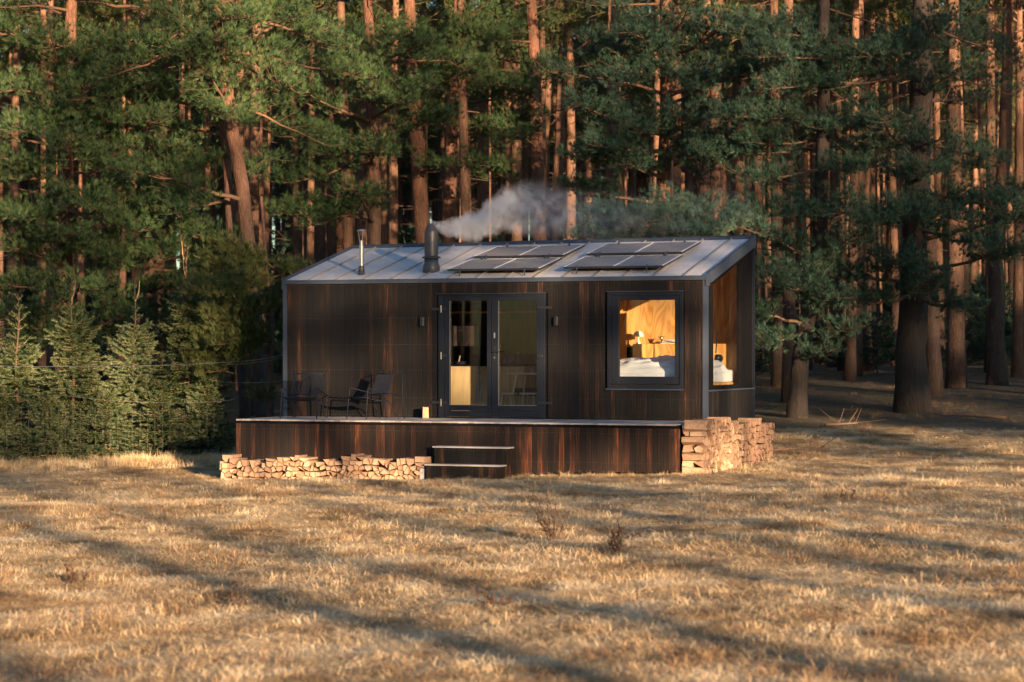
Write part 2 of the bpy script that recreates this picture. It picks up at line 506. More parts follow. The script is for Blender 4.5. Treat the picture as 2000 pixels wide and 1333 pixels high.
# ---- dry grass: scattered tufts, nobody could count them
def grass_mat(name, stops, trans=.25):
    m = NT(name); m.set(Roughness=.8)
    rnd = m.rand()
    at = m.n('Attribute', attribute_name='tint')
    geo = m.n('NewGeometry')
    big = m.noise(geo.outputs['Position'], .75, 5, .62, .4)
    med = m.noise(geo.outputs['Position'], 2.6, 4, .6, .5)
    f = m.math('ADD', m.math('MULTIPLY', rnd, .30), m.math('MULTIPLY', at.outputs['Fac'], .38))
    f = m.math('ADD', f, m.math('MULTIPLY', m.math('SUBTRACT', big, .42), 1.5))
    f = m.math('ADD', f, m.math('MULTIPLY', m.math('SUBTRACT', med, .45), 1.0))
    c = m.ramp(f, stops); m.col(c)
    tl = m.n('BsdfTranslucent'); m.l(c, tl.inputs[0])
    mx = m.n('MixShader'); mx.inputs[0].default_value = trans
    m.l(m.b.outputs[0], mx.inputs[1]); m.l(tl.outputs[0], mx.inputs[2]); m.l(mx.outputs[0], m.out.inputs['Surface'])
    return m.mat
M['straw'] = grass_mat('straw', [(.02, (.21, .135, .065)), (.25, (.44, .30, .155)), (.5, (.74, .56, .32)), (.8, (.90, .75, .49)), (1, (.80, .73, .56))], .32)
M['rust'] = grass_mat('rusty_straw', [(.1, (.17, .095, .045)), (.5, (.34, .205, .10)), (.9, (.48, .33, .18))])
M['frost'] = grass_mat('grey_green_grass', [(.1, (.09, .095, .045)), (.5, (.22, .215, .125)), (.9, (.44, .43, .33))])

def blades(n, rad, l0, l1, e0, e1, rg, w=.0020, lean=None, swirl=.0):
    V, T, t = [], [], []
    for i in range(n):
        r = rad * math.sqrt(rg.random()); a = rg.uniform(0, 6.283)
        p = np.array([r * math.cos(a), r * math.sin(a), -.01])
        ln = rg.uniform(l0, l1); el = rg.uniform(e0, e1)
        az = rg.uniform(0, 6.283) if lean is None else lean + rg.normal(0, .7)
        h = np.array([math.cos(az), math.sin(az), 0]); s = np.array([-h[1], h[0], 0]) * w * rg.uniform(.7, 1.3)
        m1 = p + (h * math.cos(el) + np.array([0, 0, math.sin(el)])) * ln * .55
        e2 = el - rg.uniform(.15, .9)
        q = m1 + (h * math.cos(e2) + np.array([0, 0, math.sin(e2)])) * ln * .45
        q[2] = max(q[2], .004); m1[2] = max(m1[2], .008)
        b = len(V); V += [p - s, p + s, m1 + s * .8, m1 - s * .8, q]
        T += [(b, b + 1, b + 2), (b, b + 2, b + 3), (b + 3, b + 2, b + 4)]
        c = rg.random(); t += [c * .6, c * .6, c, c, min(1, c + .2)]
    return np.array(V), np.array(T), t

def source(cname, specs, mat):
    col = bpy.data.collections.new(cname)
    for i, sp in enumerate(specs):
        V, T, t = blades(rg=np.random.default_rng(100 + i), **sp)
        o = bpy.data.objects.new(f'{cname}_{i:02d}', tri_mesh(cname, V, T, mat, {'tint': t}))
        col.objects.link(o)
    return col

def scatter(name, P, Rz, S, idx, col, label):
    me = bpy.data.meshes.new(name)
    me.vertices.add(len(P)); me.vertices.foreach_set('co', np.ascontiguousarray(P, np.float32).ravel())
    for k, typ, a in (('rot', 'FLOAT_VECTOR', np.ascontiguousarray(Rz, np.float32).ravel()), ('scl', 'FLOAT_VECTOR', np.ascontiguousarray(S, np.float32).ravel())):
        at = me.attributes.new(k, typ, 'POINT'); at.data.foreach_set('vector', a)
    at = me.attributes.new('idx', 'INT', 'POINT'); at.data.foreach_set('value', np.asarray(idx, np.int32))
    o = add(name, me); tag(o, label, kind='stuff')
    ng = bpy.data.node_groups.new(name, 'GeometryNodeTree')
    ng.interface.new_socket('Geometry', in_out='INPUT', socket_type='NodeSocketGeometry')
    ng.interface.new_socket('Geometry', in_out='OUTPUT', socket_type='NodeSocketGeometry')
    N = ng.nodes.new
    gi, go = N('NodeGroupInput'), N('NodeGroupOutput')
    inst = N('GeometryNodeInstanceOnPoints'); ci = N('GeometryNodeCollectionInfo'); e2r = N('FunctionNodeEulerToRotation')
    ci.inputs['Collection'].default_value = col
    ci.inputs['Separate Children'].default_value = True; ci.inputs['Reset Children'].default_value = True
    inst.inputs['Pick Instance'].default_value = True
    def attr(nm, t):
        q = N('GeometryNodeInputNamedAttribute'); q.data_type = t; q.inputs['Name'].default_value = nm; return q.outputs[0]
    lk = ng.links.new
    lk(gi.outputs[0], inst.inputs['Points']); lk(ci.outputs[0], inst.inputs['Instance'])
    lk(attr('idx', 'INT'), inst.inputs['Instance Index'])
    lk(attr('rot', 'FLOAT_VECTOR'), e2r.inputs[0]); lk(e2r.outputs[0], inst.inputs['Rotation'])
    lk(attr('scl', 'FLOAT_VECTOR'), inst.inputs['Scale'])
    lk(inst.outputs[0], go.inputs[0])
    md = o.modifiers.new('scatter', 'NODES'); md.node_group = ng
    return o

def clear_of_house(x, y, mar=.06):
    dx, dy = x - CX, y - CY
    u, v = dx * cT - dy * sT, dx * sT + dy * cT
    inside = (u > -.05 - mar) & (u < L + .62 + mar) & (v > -DK - .02 - mar) & (v < W + mar)
    inside |= (u > pu(428, -2.3) - mar) & (u < pu(980, -2.4) + mar) & (v > -2.45 - mar) & (v < 0)
    return ~inside

def field(y0, y1, dens, rg):
    A = .2155 * (y1 * y1 - y0 * y0) * 1.0 + 3 * (y1 - y0)
    n = int(A * dens)
    y = np.sqrt(rg.uniform(y0 * y0, y1 * y1, n)); x = (rg.random(n) * 2 - 1) * (.2155 * y + 1.3)
    k = clear_of_house(x, y)
    return x[k], y[k]

def spread(name, col, ncol, zones, smin, smax, label, rg, keep=None):
    X, Yv = [], []
    for z in zones:
        a, b = field(*z, rg); X.append(a); Yv.append(b)
    x, y = np.concatenate(X), np.concatenate(Yv)
    if keep is not None:
        k = keep(x, y, rg); x, y = x[k], y[k]
    n = len(x)
    P = np.stack([x, y, ground_z(x, y)], 1)
    Rz = np.stack([rg.normal(0, .06, n), rg.normal(0, .06, n), rg.uniform(0, 6.283, n)], 1)
    s = rg.uniform(smin, smax, n); hz = rg.uniform(.45, .95, n) * (.7 + .6 * vnoise(x / .9 + 7, y / .9 + 3)); s = np.stack([s, s, s * hz], 1)
    idx = rg.choice(5, n, p=[.29, .24, .17, .24, .06]) if ncol == 5 else rg.integers(0, ncol, n)
    return scatter(name, P, Rz, s, idx, col, label)

rg = np.random.default_rng(21)
c1 = source('straw_tuft', [dict(n=170, rad=.30, l0=.06, l1=.19, e0=.02, e1=.6), dict(n=170, rad=.29, l0=.06, l1=.19, e0=.02, e1=.55, lean=.4),
                           dict(n=150, rad=.26, l0=.04, l1=.12, e0=.1, e1=.9), dict(n=170, rad=.30, l0=.06, l1=.18, e0=.02, e1=.5, lean=1.0),
                           dict(n=60, rad=.13, l0=.06, l1=.17, e0=.4, e1=1.3)], M['straw'])
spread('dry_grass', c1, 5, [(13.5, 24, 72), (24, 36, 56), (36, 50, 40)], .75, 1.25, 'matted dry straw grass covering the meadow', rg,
       lambda x, y, r: r.random(len(x)) < np.clip(1.6 * vnoise(x / 1.3 + 50, y / 1.3) + .25, .3, 1))
c2 = source('rust_tuft', [dict(n=50, rad=.16, l0=.07, l1=.17, e0=.3, e1=1.3), dict(n=60, rad=.22, l0=.07, l1=.17, e0=.1, e1=.9), dict(n=36, rad=.09, l0=.09, l1=.24, e0=.6, e1=1.4)], M['rust'])
spread('rusty_grass', c2, 3, [(13.5, 24, 20), (24, 36, 14), (36, 52, 8), (52, 72, 6)], .7, 1.3, 'rust brown tufts of withered grass in the meadow', rg,
       lambda x, y, r: r.random(len(x)) < np.clip(3.0 * vnoise(x / 1.1, y / 1.1 + 80) - 1.5, .03, .8))
c3 = source('grey_tuft', [dict(n=60, rad=.22, l0=.04, l1=.10, e0=.1, e1=.8), dict(n=60, rad=.20, l0=.05, l1=.13, e0=.05, e1=.5)], M['frost'])
spread('low_grass', c3, 2, [(13.5, 30, 30), (30, 50, 18), (50, 74, 12)], .8, 1.4, 'low grey green grass between the straw tufts', rg,
       lambda x, y, r: r.random(len(x)) < np.clip(2.8 * vnoise(x / 1.4 + 20, y / 1.4 + 10) - .8, .03, 1))
# taller straw along the fence and the skirts
n = 900
x = rg.uniform(-11.5, -4.9, n); y = 46.0 + rg.normal(0, .45, n) + .10 * (x + 8)
n2 = 700
u2 = rg.uniform(3.5, 9.6, n2); v2 = np.where(u2 < 8.6, -DK - .06 - np.abs(rg.normal(0, .12, n2)), rg.uniform(-2, 3.2, n2))
k = ~((u2 < pu(985, -2.4)) & (v2 > -2.46)); u2, v2 = u2[k], v2[k]
x = np.concatenate([x, CX + u2 * cT + v2 * sT]); y = np.concatenate([y, CY - u2 * sT + v2 * cT])
k = clear_of_house(x, y, .02); x, y = x[k], y[k]; n = len(x)
s = np.where(x < -4.5, rg.uniform(.9, 1.7, n), rg.uniform(.35, .75, n)); S = np.stack([s * .8, s * .8, s * rg.uniform(.8, 1.4, n)], 1)
scatter('tall_grass', np.stack([x, y, ground_z(x, y)], 1), np.stack([x * 0, x * 0, rg.uniform(0, 6.28, n)], 1), S, np.where(rg.random(n) < .5, 4, 2), c1, 'taller straw standing along the fence and deck edge')

# ------------------------------------------------------------------ the cabin
PW = 0.0972                              # board pitch
def board(h, w=PW, d=.022, gap=.0045):
    """one upright board with a groove down its middle; front face at y = 0"""
    mb = MB(); a, b, c = gap / 2, w / 2, w - gap / 2
    prof = [(a, 0.003), (a + .003, 0), (b - .004, 0), (b, .006), (b + .004, 0), (c - .003, 0), (c, .003), (c, d), (a, d)]
    n = len(prof)
    for z in (0, h): mb.v += [(x, y, z) for x, y in prof]
    for i in range(n): mb.face((i, (i + 1) % n, n + (i + 1) % n, n + i))
    mb.face(range(n)[::-1]); mb.face(range(n, 2 * n))
    return mb
_boards = {}
def put_board(parent, u, v, z0, z1, mat, rz=0.0, w=PW):
    h = round(z1 - z0, 3)
    key = (h, mat.name, w)
    if key not in _boards: _boards[key] = board(h, w).mesh('plank', mat)
    return add('plank', _boards[key], parent, (u, v, z0), (0, 0, rz))

cabin = empty('cabin', cab(0, 0, 0), -TH)
tag(cabin, 'tiny dark timber cabin with a sloping metal roof behind the deck', 'cabin')

# openings measured on the photograph
D0, D1, DT = pu(857), pu(1065), pz(960, 574.5)
W0, W1, WB, WT = pu(1187), pu(1335.5), pz(1260, 759.5), pz(1260, 570)
SILL = pz(1460, 757, 2.9)                # side window sill

wall = empty('wall'); wall.parent = cabin
ZB = -.55
bk = MB()
for (a, b, z0, z1) in ((0.0, D0, ZB, HE), (D0, D1, DT, HE), (D0, D1, ZB, -.0), (D1, W0, ZB, HE), (W0, W1, ZB, WB), (W0, W1, WT, HE), (W1, L, ZB, HE)):
    bk.box(a, b, .026, .10, z0, z1)
bk.build('backing', M['backing'], wall)
x = .045
while x < L - .06:
    w = PW; c = x + w / 2
    if D0 - .03 < c < D1 + .03:
        put_board(wall, x, 0, DT + .012, HE - .03, M['charred'])
    elif W0 - .03 < c < W1 + .03:
        put_board(wall, x, 0, WT + .012, HE - .03, M['charred']); put_board(wall, x, 0, ZB, WB - .012, M['charred'])
    else:
        put_board(wall, x, 0, ZB, HE - .03, M['charred'])
    x += PW
NZ = [2.41, 1.80, 1.32, .86, .36, .04]
def nails(parent, us, zs, v=-.001, keep=lambda u, z: True, name='nails'):
    mb = MB()
    for z in zs:
        for u in us:
            for q in (.022, .075):
                if not keep(u + q, z): continue
                dz, du = random.uniform(-.006, .006), random.uniform(-.003, .003)
                mb.tube([(u + q + du, v - .0022, z + dz), (u + q + du, v + .004, z + dz)], .0031, 6)
    return tag(mb.build(name, M['nail'], parent), kind='stuff')
us = [.045 + i * PW for i in range(int((L - .1) / PW))]
nails(wall, us, NZ, keep=lambda u, z: not ((D0 - .02 < u < D1 + .02 and z < DT) or (W0 - .02 < u < W1 + .02 and WB < z < WT)))

# side wall under the big pane, back wall, left wall, floor, ceiling lining
sw = empty('wall'); sw.parent = cabin
MB().box(L - .10, L - .03, .06, W - .06, ZB, SILL - .03).build('backing', M['backing'], sw)
for i in range(29):
    put_board(sw, L - .002, .10 + i * PW, ZB, SILL - .035, M['charred'], R(90))
lw = empty('wall'); lw.parent = cabin
def slope(v, u=0.0): return HE + (v / W) * (HR0 + (HR1 - HR0) * u / L - HE)
mb = MB(); mb.hexa([(0.03, .10, ZB), (.10, .10, ZB), (.10, W - .06, ZB), (.03, W - .06, ZB), (.03, .10, slope(.1) - .12), (.10, .10, slope(.1) - .12), (.10, W - .06, slope(W) - .14), (.03, W - .06, slope(W) - .14)])
mb.build('backing', M['backing'], lw)
for i in range(29):
    v = .06 + i * PW
    put_board(lw, 0.002, v + PW, ZB, round(slope(v) - .06, 3), M['charred'], R(-90))
bw = empty('wall'); bw.parent = cabin
KW0, KW1 = pu(880, 2.9), pu(938, 2.9); KZ0, KZ1 = pz(905, 678, 2.9), pz(905, 635, 2.9)
mb = MB()
for (a, b, z0, z1) in ((.03, KW0, ZB, HR0 - .12), (KW1, L - .03, ZB, HR0 - .10), (KW0, KW1, ZB, KZ0), (KW0, KW1, KZ1, HR0 - .12)):
    mb.box(a, b, W - .06, W - .03, z0, z1)
mb.build('backing', M['backing'], bw)
UP = pu(1196, 2.3)                        # where the sleeping end starts
ml = MB()
ml.box(pu(1128, 2.0) + .055, L - .12, W - .085, W - .062, 0, HR0 - .14)
MB().box(KW1 + .23, pu(1128, 2.0) - .005, W - .085, W - .062, 0, HR0 - .14).box(.12, KW0 - .63, W - .085, W - .062, 0, HR0 - .14).box(KW0 - .63, KW1 + .23, W - .085, W - .062, 2.125, HR0 - .14).build('kitchen_lining', M['brown'], bw)
ml.build('plywood_lining', M['ply'], bw)
mk = MB()
mk.box(KW0 - .62, KW1 + .22, W - .110, W - .087, .95, KZ0 - .02); mk.box(KW0 - .62, KW1 + .22, W - .110, W - .087, KZ1 + .02, 2.12)
mk.box(KW0 - .62, KW0 - .02, W - .110, W - .087, KZ0 - .02, KZ1 + .02); mk.box(KW1 + .02, KW1 + .22, W - .110, W - .087, KZ0 - .02, KZ1 + .02)
mk.build('splashback', M['backing'], bw)
kf = MB()
for (a, b, z0, z1) in ((KW0 - .02, KW0 + .02, KZ0 - .02, KZ1 + .02), (KW1 - .02, KW1 + .02, KZ0 - .02, KZ1 + .02), (KW0 + .02, KW1 - .02, KZ0 - .02, KZ0 + .02), (KW0 + .02, KW1 - .02, KZ1 - .02, KZ1 + .02)):
    kf.box(a, b, W - .13, W - .02, z0, z1)
kwin = kf.build('kitchen_window', M['frame'], bw)
pu_ = pu(1128, 2.0); MB().box(pu_, pu_ + .05, .95, W - .09, 0, slope(.95) - .20).build('sun_block_partition', M['ply'], cabin)  # added wall, keeps sun from the side window off the kitchen
fl = MB(); fl.box(.11, L - .11, .11, W - .065, -.06, -.005); fl.build('floor', M['veneer'], cabin)
ce = MB()
a, b = .11, L - .10
ce.hexa([(a, .10, slope(.10) - .16), (b, .10, slope(.10) - .16), (b, W - .09, slope(W, L) - .20), (a, W - .09, slope(W) - .20),
         (a, .10, slope(.10) - .13), (b, .10, slope(.10) - .13), (b, W - .09, slope(W, L) - .17), (a, W - .09, slope(W) - .17)])
ce.build('ceiling', M['ply'], cabin)
fi = MB()
for (p, q, z0, z1) in ((.11, D0, 0, HE - .2), (D1, W0, 0, HE - .2), (W0, W1, 0, WB), (W0, W1, WT, HE - .2), (D0, D1, DT, HE - .2), (W1, L - .11, 0, HE - .2)):
    fi.box(p, q, .102, .118, z0, z1)
fi.build('plywood_lining', M['ply'], wall)

# ---- roof
roof = empty('roof'); roof.parent = cabin
def rp(u, v, h=0.0):                       # point on the roof sheet
    return (u, v, slope(v, u) + h)
rs = MB(); rs.hexa([rp(-.015, -.03, -.05), rp(L + .015, -.03, -.05), rp(L + .015, W, -.05), rp(-.015, W, -.05), rp(-.015, -.03), rp(L + .015, -.03), rp(L + .015, W), rp(-.015, W)])
rs.build('roof_sheet', M['roof'], roof)
seams = [pu(p) for p in (603, 656, 710, 764, 819)]
st = (seams[-1] - seams[0]) / 4
seams = [seams[0] + st * i for i in range(16)]
for u in seams:
    if u > L - .1: break
    mb = MB(); h = .035
    mb.hexa([rp(u - .009, -.02, .001), rp(u + .009, -.02, .001), rp(u + .009, W - .05, .001), rp(u - .009, W - .05, .001),
             rp(u - .007, .0, h), rp(u + .007, .0, h), rp(u + .007, W - .05, h), rp(u - .007, W - .05, h)])
    mb.build('seam', M['seam'], roof)
mb = MB(); mb.box(-.02, L + .02, -.055, -.031, HE - .065, HE + .012); mb.build('eave_trim', M['trim'], roof)
for name, u0, u1 in (('rake_trim', -.045, -.016), ('rake_trim', L + .016, L + .05)):
    mb = MB()
    lo, hi = -.15, .055
    mb.hexa([rp(u0, -.055, lo), rp(u1, -.055, lo), rp(u1, W + .03, lo), rp(u0, W + .03, lo), rp(u0, -.055, hi), rp(u1, -.055, hi), rp(u1, W + .03, hi), rp(u0, W + .03, hi)])
    mb.build(name, M['trim'], roof)
mb = MB()
mb.hexa([rp(-.015, W + .001, -.15), rp(L + .015, W + .001, -.15), rp(L + .015, W + .03, -.15), rp(-.015, W + .03, -.15), rp(-.015, W + .001, .055), rp(L + .015, W + .001, .055), rp(L + .015, W + .03, .055), rp(-.015, W + .03, .055)])
mb.build('ridge_trim', M['trim'], roof)
mb = MB(); mb.hexa([rp(-.015, W - .06, .0015), rp(L + .015, W - .06, .0015), rp(L + .015, W, .0015), rp(-.015, W, .0015), rp(-.015, W - .05, .05), rp(L + .015, W - .05, .05), rp(L + .015, W, .05), rp(-.015, W, .05)])
mb.build('ridge_upstand', M['trim'], roof)

# ---- corner posts and side glazing
mb = MB(); mb.box(-.035, .042, -.028, .055, ZB, HE - .067); mb.build('corner_trim', M['trim'], cabin)
mb = MB(); mb.box(L - .048, L + .035, -.028, .06, ZB, HE - .067); mb.build('corner_trim', M['trim'], cabin)
mb = MB(); mb.box(L - .06, L + .03, W - .05, W + .028, ZB, slope(W, L) - .16); mb.build('corner_trim', M['frame'], cabin)
sg = empty('window'); sg.parent = cabin
G0, G1 = .10, pu  # glass limits along v
def pv(px, u):                            # v of a pixel on the side wall plane
    k = (px - 1000) / F_PX
    return (k * (CY - u * sT) - CX - u * cT) / (sT - k * cT)
V0, V1 = pv(1392, L), pv(1446, L)
gb = SILL + .07
mb = MB()
mb.box(L - .07, L + .012, .062, W - .052, SILL, gb)
mb.box(L - .07, L + .012, .062, V0, gb, slope(.062, L) - .17)
mb.hexa([(L - .07, V1, gb), (L + .012, V1, gb), (L + .012, V1 + .10, gb), (L - .07, V1 + .10, gb), (L - .07, V1, slope(V1, L) - .24), (L + .012, V1, slope(V1, L) - .24), (L + .012, V1 + .10, slope(V1 + .1, L) - .24), (L - .07, V1 + .10, slope(V1 + .1, L) - .24)])
mb.hexa([(L - .07, V0, slope(V0, L) - .24), (L + .012, V0, slope(V0, L) - .24), (L + .012, W - .052, slope(W, L) - .24), (L - .07, W - .052, slope(W, L) - .24),
         (L - .07, V0, slope(V0, L) - .155), (L + .012, V0, slope(V0, L) - .155), (L + .012, W - .052, slope(W, L) - .155), (L - .07, W - .052, slope(W, L) - .155)])
mb.build('frame', M['backing'], sg)
mb = MB()
mb.hexa([(L - .06, V1 + .102, gb), (L - .01, V1 + .102, gb), (L - .01, W - .052, gb), (L - .06, W - .052, gb), (L - .06, V1 + .102, slope(V1 + .1, L) - .20), (L - .01, V1 + .102, slope(V1 + .1, L) - .20), (L - .01, W - .052, slope(W - .05, L) - .20), (L - .06, W - .052, slope(W - .05, L) - .20)])
mb.build('blind_panel', M['backing'], sg)
mb = MB(); mb.box(L - .01, L + .045, .062, W - .052, SILL - .03, SILL - .004); mb.build('sill', M['trim'], sg)
mb = MB()
mb.hexa([(L - .036, V0 - .01, gb - .01), (L - .024, V0 - .01, gb - .01), (L - .024, V1 + .01, gb - .01), (L - .036, V1 + .01, gb - .01), (L - .036, V0 - .01, slope(V0, L) - .23), (L - .024, V0 - .01, slope(V0, L) - .23), (L - .024, V1 + .01, slope(V1, L) - .23), (L - .036, V1 + .01, slope(V1, L) - .23)])
mb.build('pane', M['glass'], sg)

# ---- front window
def frame4(a, b, z0, z1, t, v0, v1, tb=None, tt=None):
    tb, tt = tb or t, tt or t
    return MB().box(a, a + t, v0, v1, z0, z1).box(b - t, b, v0, v1, z0, z1).box(a + t, b - t, v0, v1, z0, z0 + tb).box(a + t, b - t, v0, v1, z1 - tt, z1)
win = empty('window'); win.parent = cabin
frame4(W0, W1, WB, WT, pu(1194) - W0, -.035, .10).build('frame', M['frame'], win, bevel=.004)
S0, S1, SB, ST = pu(1194) + .003, pu(1330) - .003, pz(1260, 750.5), pz(1260, 572.5)
GL0, GL1, GB, GT = pu(1209), pu(1318.5), pz(1260, 736), pz(1260, 586.5)
mb = MB()
mb.box(S0, GL0, -.015, .06, SB, ST).box(GL1, S1, -.015, .06, SB, ST).box(GL0, GL1, -.013, .06, SB, GB).box(GL0, GL1, -.013, .06, GT, ST)
mb.build('sash', M['frame'], win, bevel=.004)
mb = MB(); mb.box(GL0 - .01, GL1 + .01, .022, .032, GB - .01, GT + .01); mb.build('pane', M['glass'], win)
mb = MB(); mb.box(W0 - .012, W1 + .012, -.075, -.002, WT + .001, WT + .012); mb.build('drip_cap', M['trim'], win)
mb = MB(); mb.box(W0 - .012, W1 + .012, -.085, -.002, WB - .012, WB - .001).box(W0 - .012, W1 + .012, -.085, -.075, WB - .028, WB - .012); mb.build('sill', M['trim'], win)

# ---- double door
df = empty('door_frame'); df.parent = cabin
frame4(D0, D1, .002, DT, pu(868) - D0, -.02, .10, tb=.02, tt=.045).build('jamb', M['frame'], df, bevel=.004)
mb = MB(); mb.box(D0 - .02, D1 + .02, -.08, -.002, DT + .001, DT + .012); mb.build('drip_cap', M['trim'], df)
def leaf(a, b, g0, g1, label):
    d = empty('door'); d.parent = cabin; tag(d, label)
    z0, z1 = pz(905, 813.5), pz(905, 577)
    zb, zt = pz(905, 791.6), pz(905, 587.7)
    mb = MB()
    mb.box(a, g0, -.012, .05, z0, z1).box(g1, b, -.012, .05, z0, z1)
    mb.box(g0, g1, -.006, .05, zt, z1)
    mb.build('stile', M['frame'], d, bevel=.003)
    mb = MB(); mb.box(g0 + .002, g1 - .002, -.004, .048, z0, zb - (zb - z0) * .5 - .003).box(g0 + .002, g1 - .002, -.004, .048, zb - (zb - z0) * .5 + .003, zb)
    mb.build('kick_board', M['frame'], d, bevel=.003)
    mb = MB(); mb.box(g0 - .008, g1 + .008, .020, .030, zb - .008, zt + .008); mb.build('pane', M['glass'], d)
    mb = MB(); mb.box(g0, g0 + .006, -.010, .018, zb, zt).box(g0 + .006, g1, -.010, .018, zb, zb + .006); mb.build('sunlit_edge_strip', M['steel'], d)  # bright strips at left and bottom imitate sunlit rabbet edges
    return d
dl = leaf(pu(868.5), pu(959.5), pu(878.5), pu(951.5), 'left door leaf with sunlit pale kitchen behind its glass')
dr = leaf(pu(960.5), pu(1056.5), pu(973.5), pu(1048.5), 'right door leaf with lever handle and lock')
def hinge(parent, pa, pb, py, strap):
    mb = MB(); z = pz((pa + pb) / 2, py); a, b = pu(pa), pu(pb)
    mb.box(a, b, -.034, -.022, z - .024, z + .024)
    e = a if strap < 0 else b
    mb.build('hinge', M['black_metal'], parent, bevel=.003)
for py in (604, 786.5): hinge(dl, 843.6, 873, py, -1)
hinge(dl, 861, 873, 695, -1)
for py, pyy in ((601, 0), (787.6, 0)): hinge(dr, 1050.7, 1078.8, py, 1)
hinge(dr, 1050.7, 1061, 696, 1)
mb = MB()
for py in (604, 695, 786.5):
    z = pz(863, py); mb.tube([(pu(863), -.036, z - .065), (pu(863), -.036, z + .065)], .008, 8)
mb.build('hinge_pin', M['steel'], dl)
hx, hz = pu(966.5), pz(966, 687.5)
mb = MB(); mb.box(hx - .016, hx + .016, -.022, -.0125, hz - .16, hz + .10); mb.tube([(hx, -.022, hz), (hx, -.065, hz)], .011, 8); mb.tube([(hx - .02, -.065, hz), (hx + .125, -.062, hz)], .010, 8)
mb.build('handle', M['black_metal'], dr, bevel=.002)
mb = MB(); z = pz(966, 699); mb.tube([(hx, -.034, z), (hx, -.0225, z)], .014, 12); z = pz(966, 655.5); mb.box(hx - .014, hx + .012, -.024, -.0125, z - .05, z + .05); mb.build('lock', M['steel'], dr, bevel=.003)

# ---- wall lamps
for px, py in ((827, 628.5), (1088, 627.5)):
    u, z = pu(px), pz(px, py)
    lam = MB().box(u - .028, u + .028, -.095, -.012, z - .082, z + .082).build('wall_lamp', M['black_metal'], cabin, bevel=.004)
    MB().box(u - .02, u + .02, -.012, .0, z - .04, z + .04).build('bracket', M['steel'], lam)
    MB().box(u + .0282, u + .030, -.09, -.03, z - .075, z + .075).build('lit_side_strip', M['steel'], lam)  # bright strip stands in for sunlight on the lamp's right side

# ---- flues
def on_roof(px, py):                       # nearest roof point seen at a pixel
    best = None
    for i in range(600):
        v = W * i / 600; u = pu(px, v); d = abs(pz(px, py, v) - slope(v, u))
        if best is None or d < best[0]: best = (d, u, v)
    return best[1], best[2]
cu, cv = on_roof(842.5, 531)
cz = slope(cv, cu); K = (CY - cu * sT + cv * cT) / F_PX        # metres per pixel there
ch = empty('chimney'); ch.parent = cabin
topz = 1.25 - (437 - YH) * K
MB().lathe([(.165, cz - .05), (.155, cz + .10), (.132, cz + .16), (.130, cz + .26)], 28, (cu, cv, 0)).build('flashing_cone', M['flue'], ch, smooth=True)
MB().lathe([(.175, cz + .245), (.178, cz + .262), (.135, cz + .285)], 28, (cu, cv, 0)).build('collar', M['flue'], ch)
s = topz
MB().lathe([(.126, cz + .27), (.126, s - .16), (.131, s - .155), (.131, s - .145), (.122, s - .14), (.072, s - .02), (.066, s), (.05, s), (.05, s - .1)], 28, (cu, cv, 0)).build('flue_pipe', M['flue'], ch, smooth=False)
vu, vv = on_roof(706, 537)
vz = slope(vv, vu); K2 = (CY - vu * sT + vv * cT) / F_PX
zt = lambda py: 1.25 - (py - YH) * K2
vp = empty('vent_pipe'); vp.parent = cabin
MB().lathe([(.068, vz - .03), (.050, zt(522)), (.046, zt(520))], 20, (vu, vv, 0)).build('flashing_cone', M['flue'], vp, smooth=True)
MB().lathe([(.043, zt(524)), (.043, zt(484)), (.046, zt(483)), (.046, zt(480)), (.034, zt(479)), (.034, zt(470))], 20, (vu, vv, 0)).build('pipe', M['steel'], vp)
mb = MB()
for k in range(3):
    a = R(90 + 120 * k); mb.tube([(vu + .03 * math.cos(a), vv + .03 * math.sin(a), zt(474)), (vu + .062 * math.cos(a), vv + .062 * math.sin(a), zt(452))], .006, 6)
mb.build('strut', M['steel'], vp)
MB().lathe([(.092, zt(451.5)), (.088, zt(450)), (.04, zt(448.6)), (.002, zt(448))], 24, (vu, vv, 0)).build('rain_cap', M['steel'], vp)

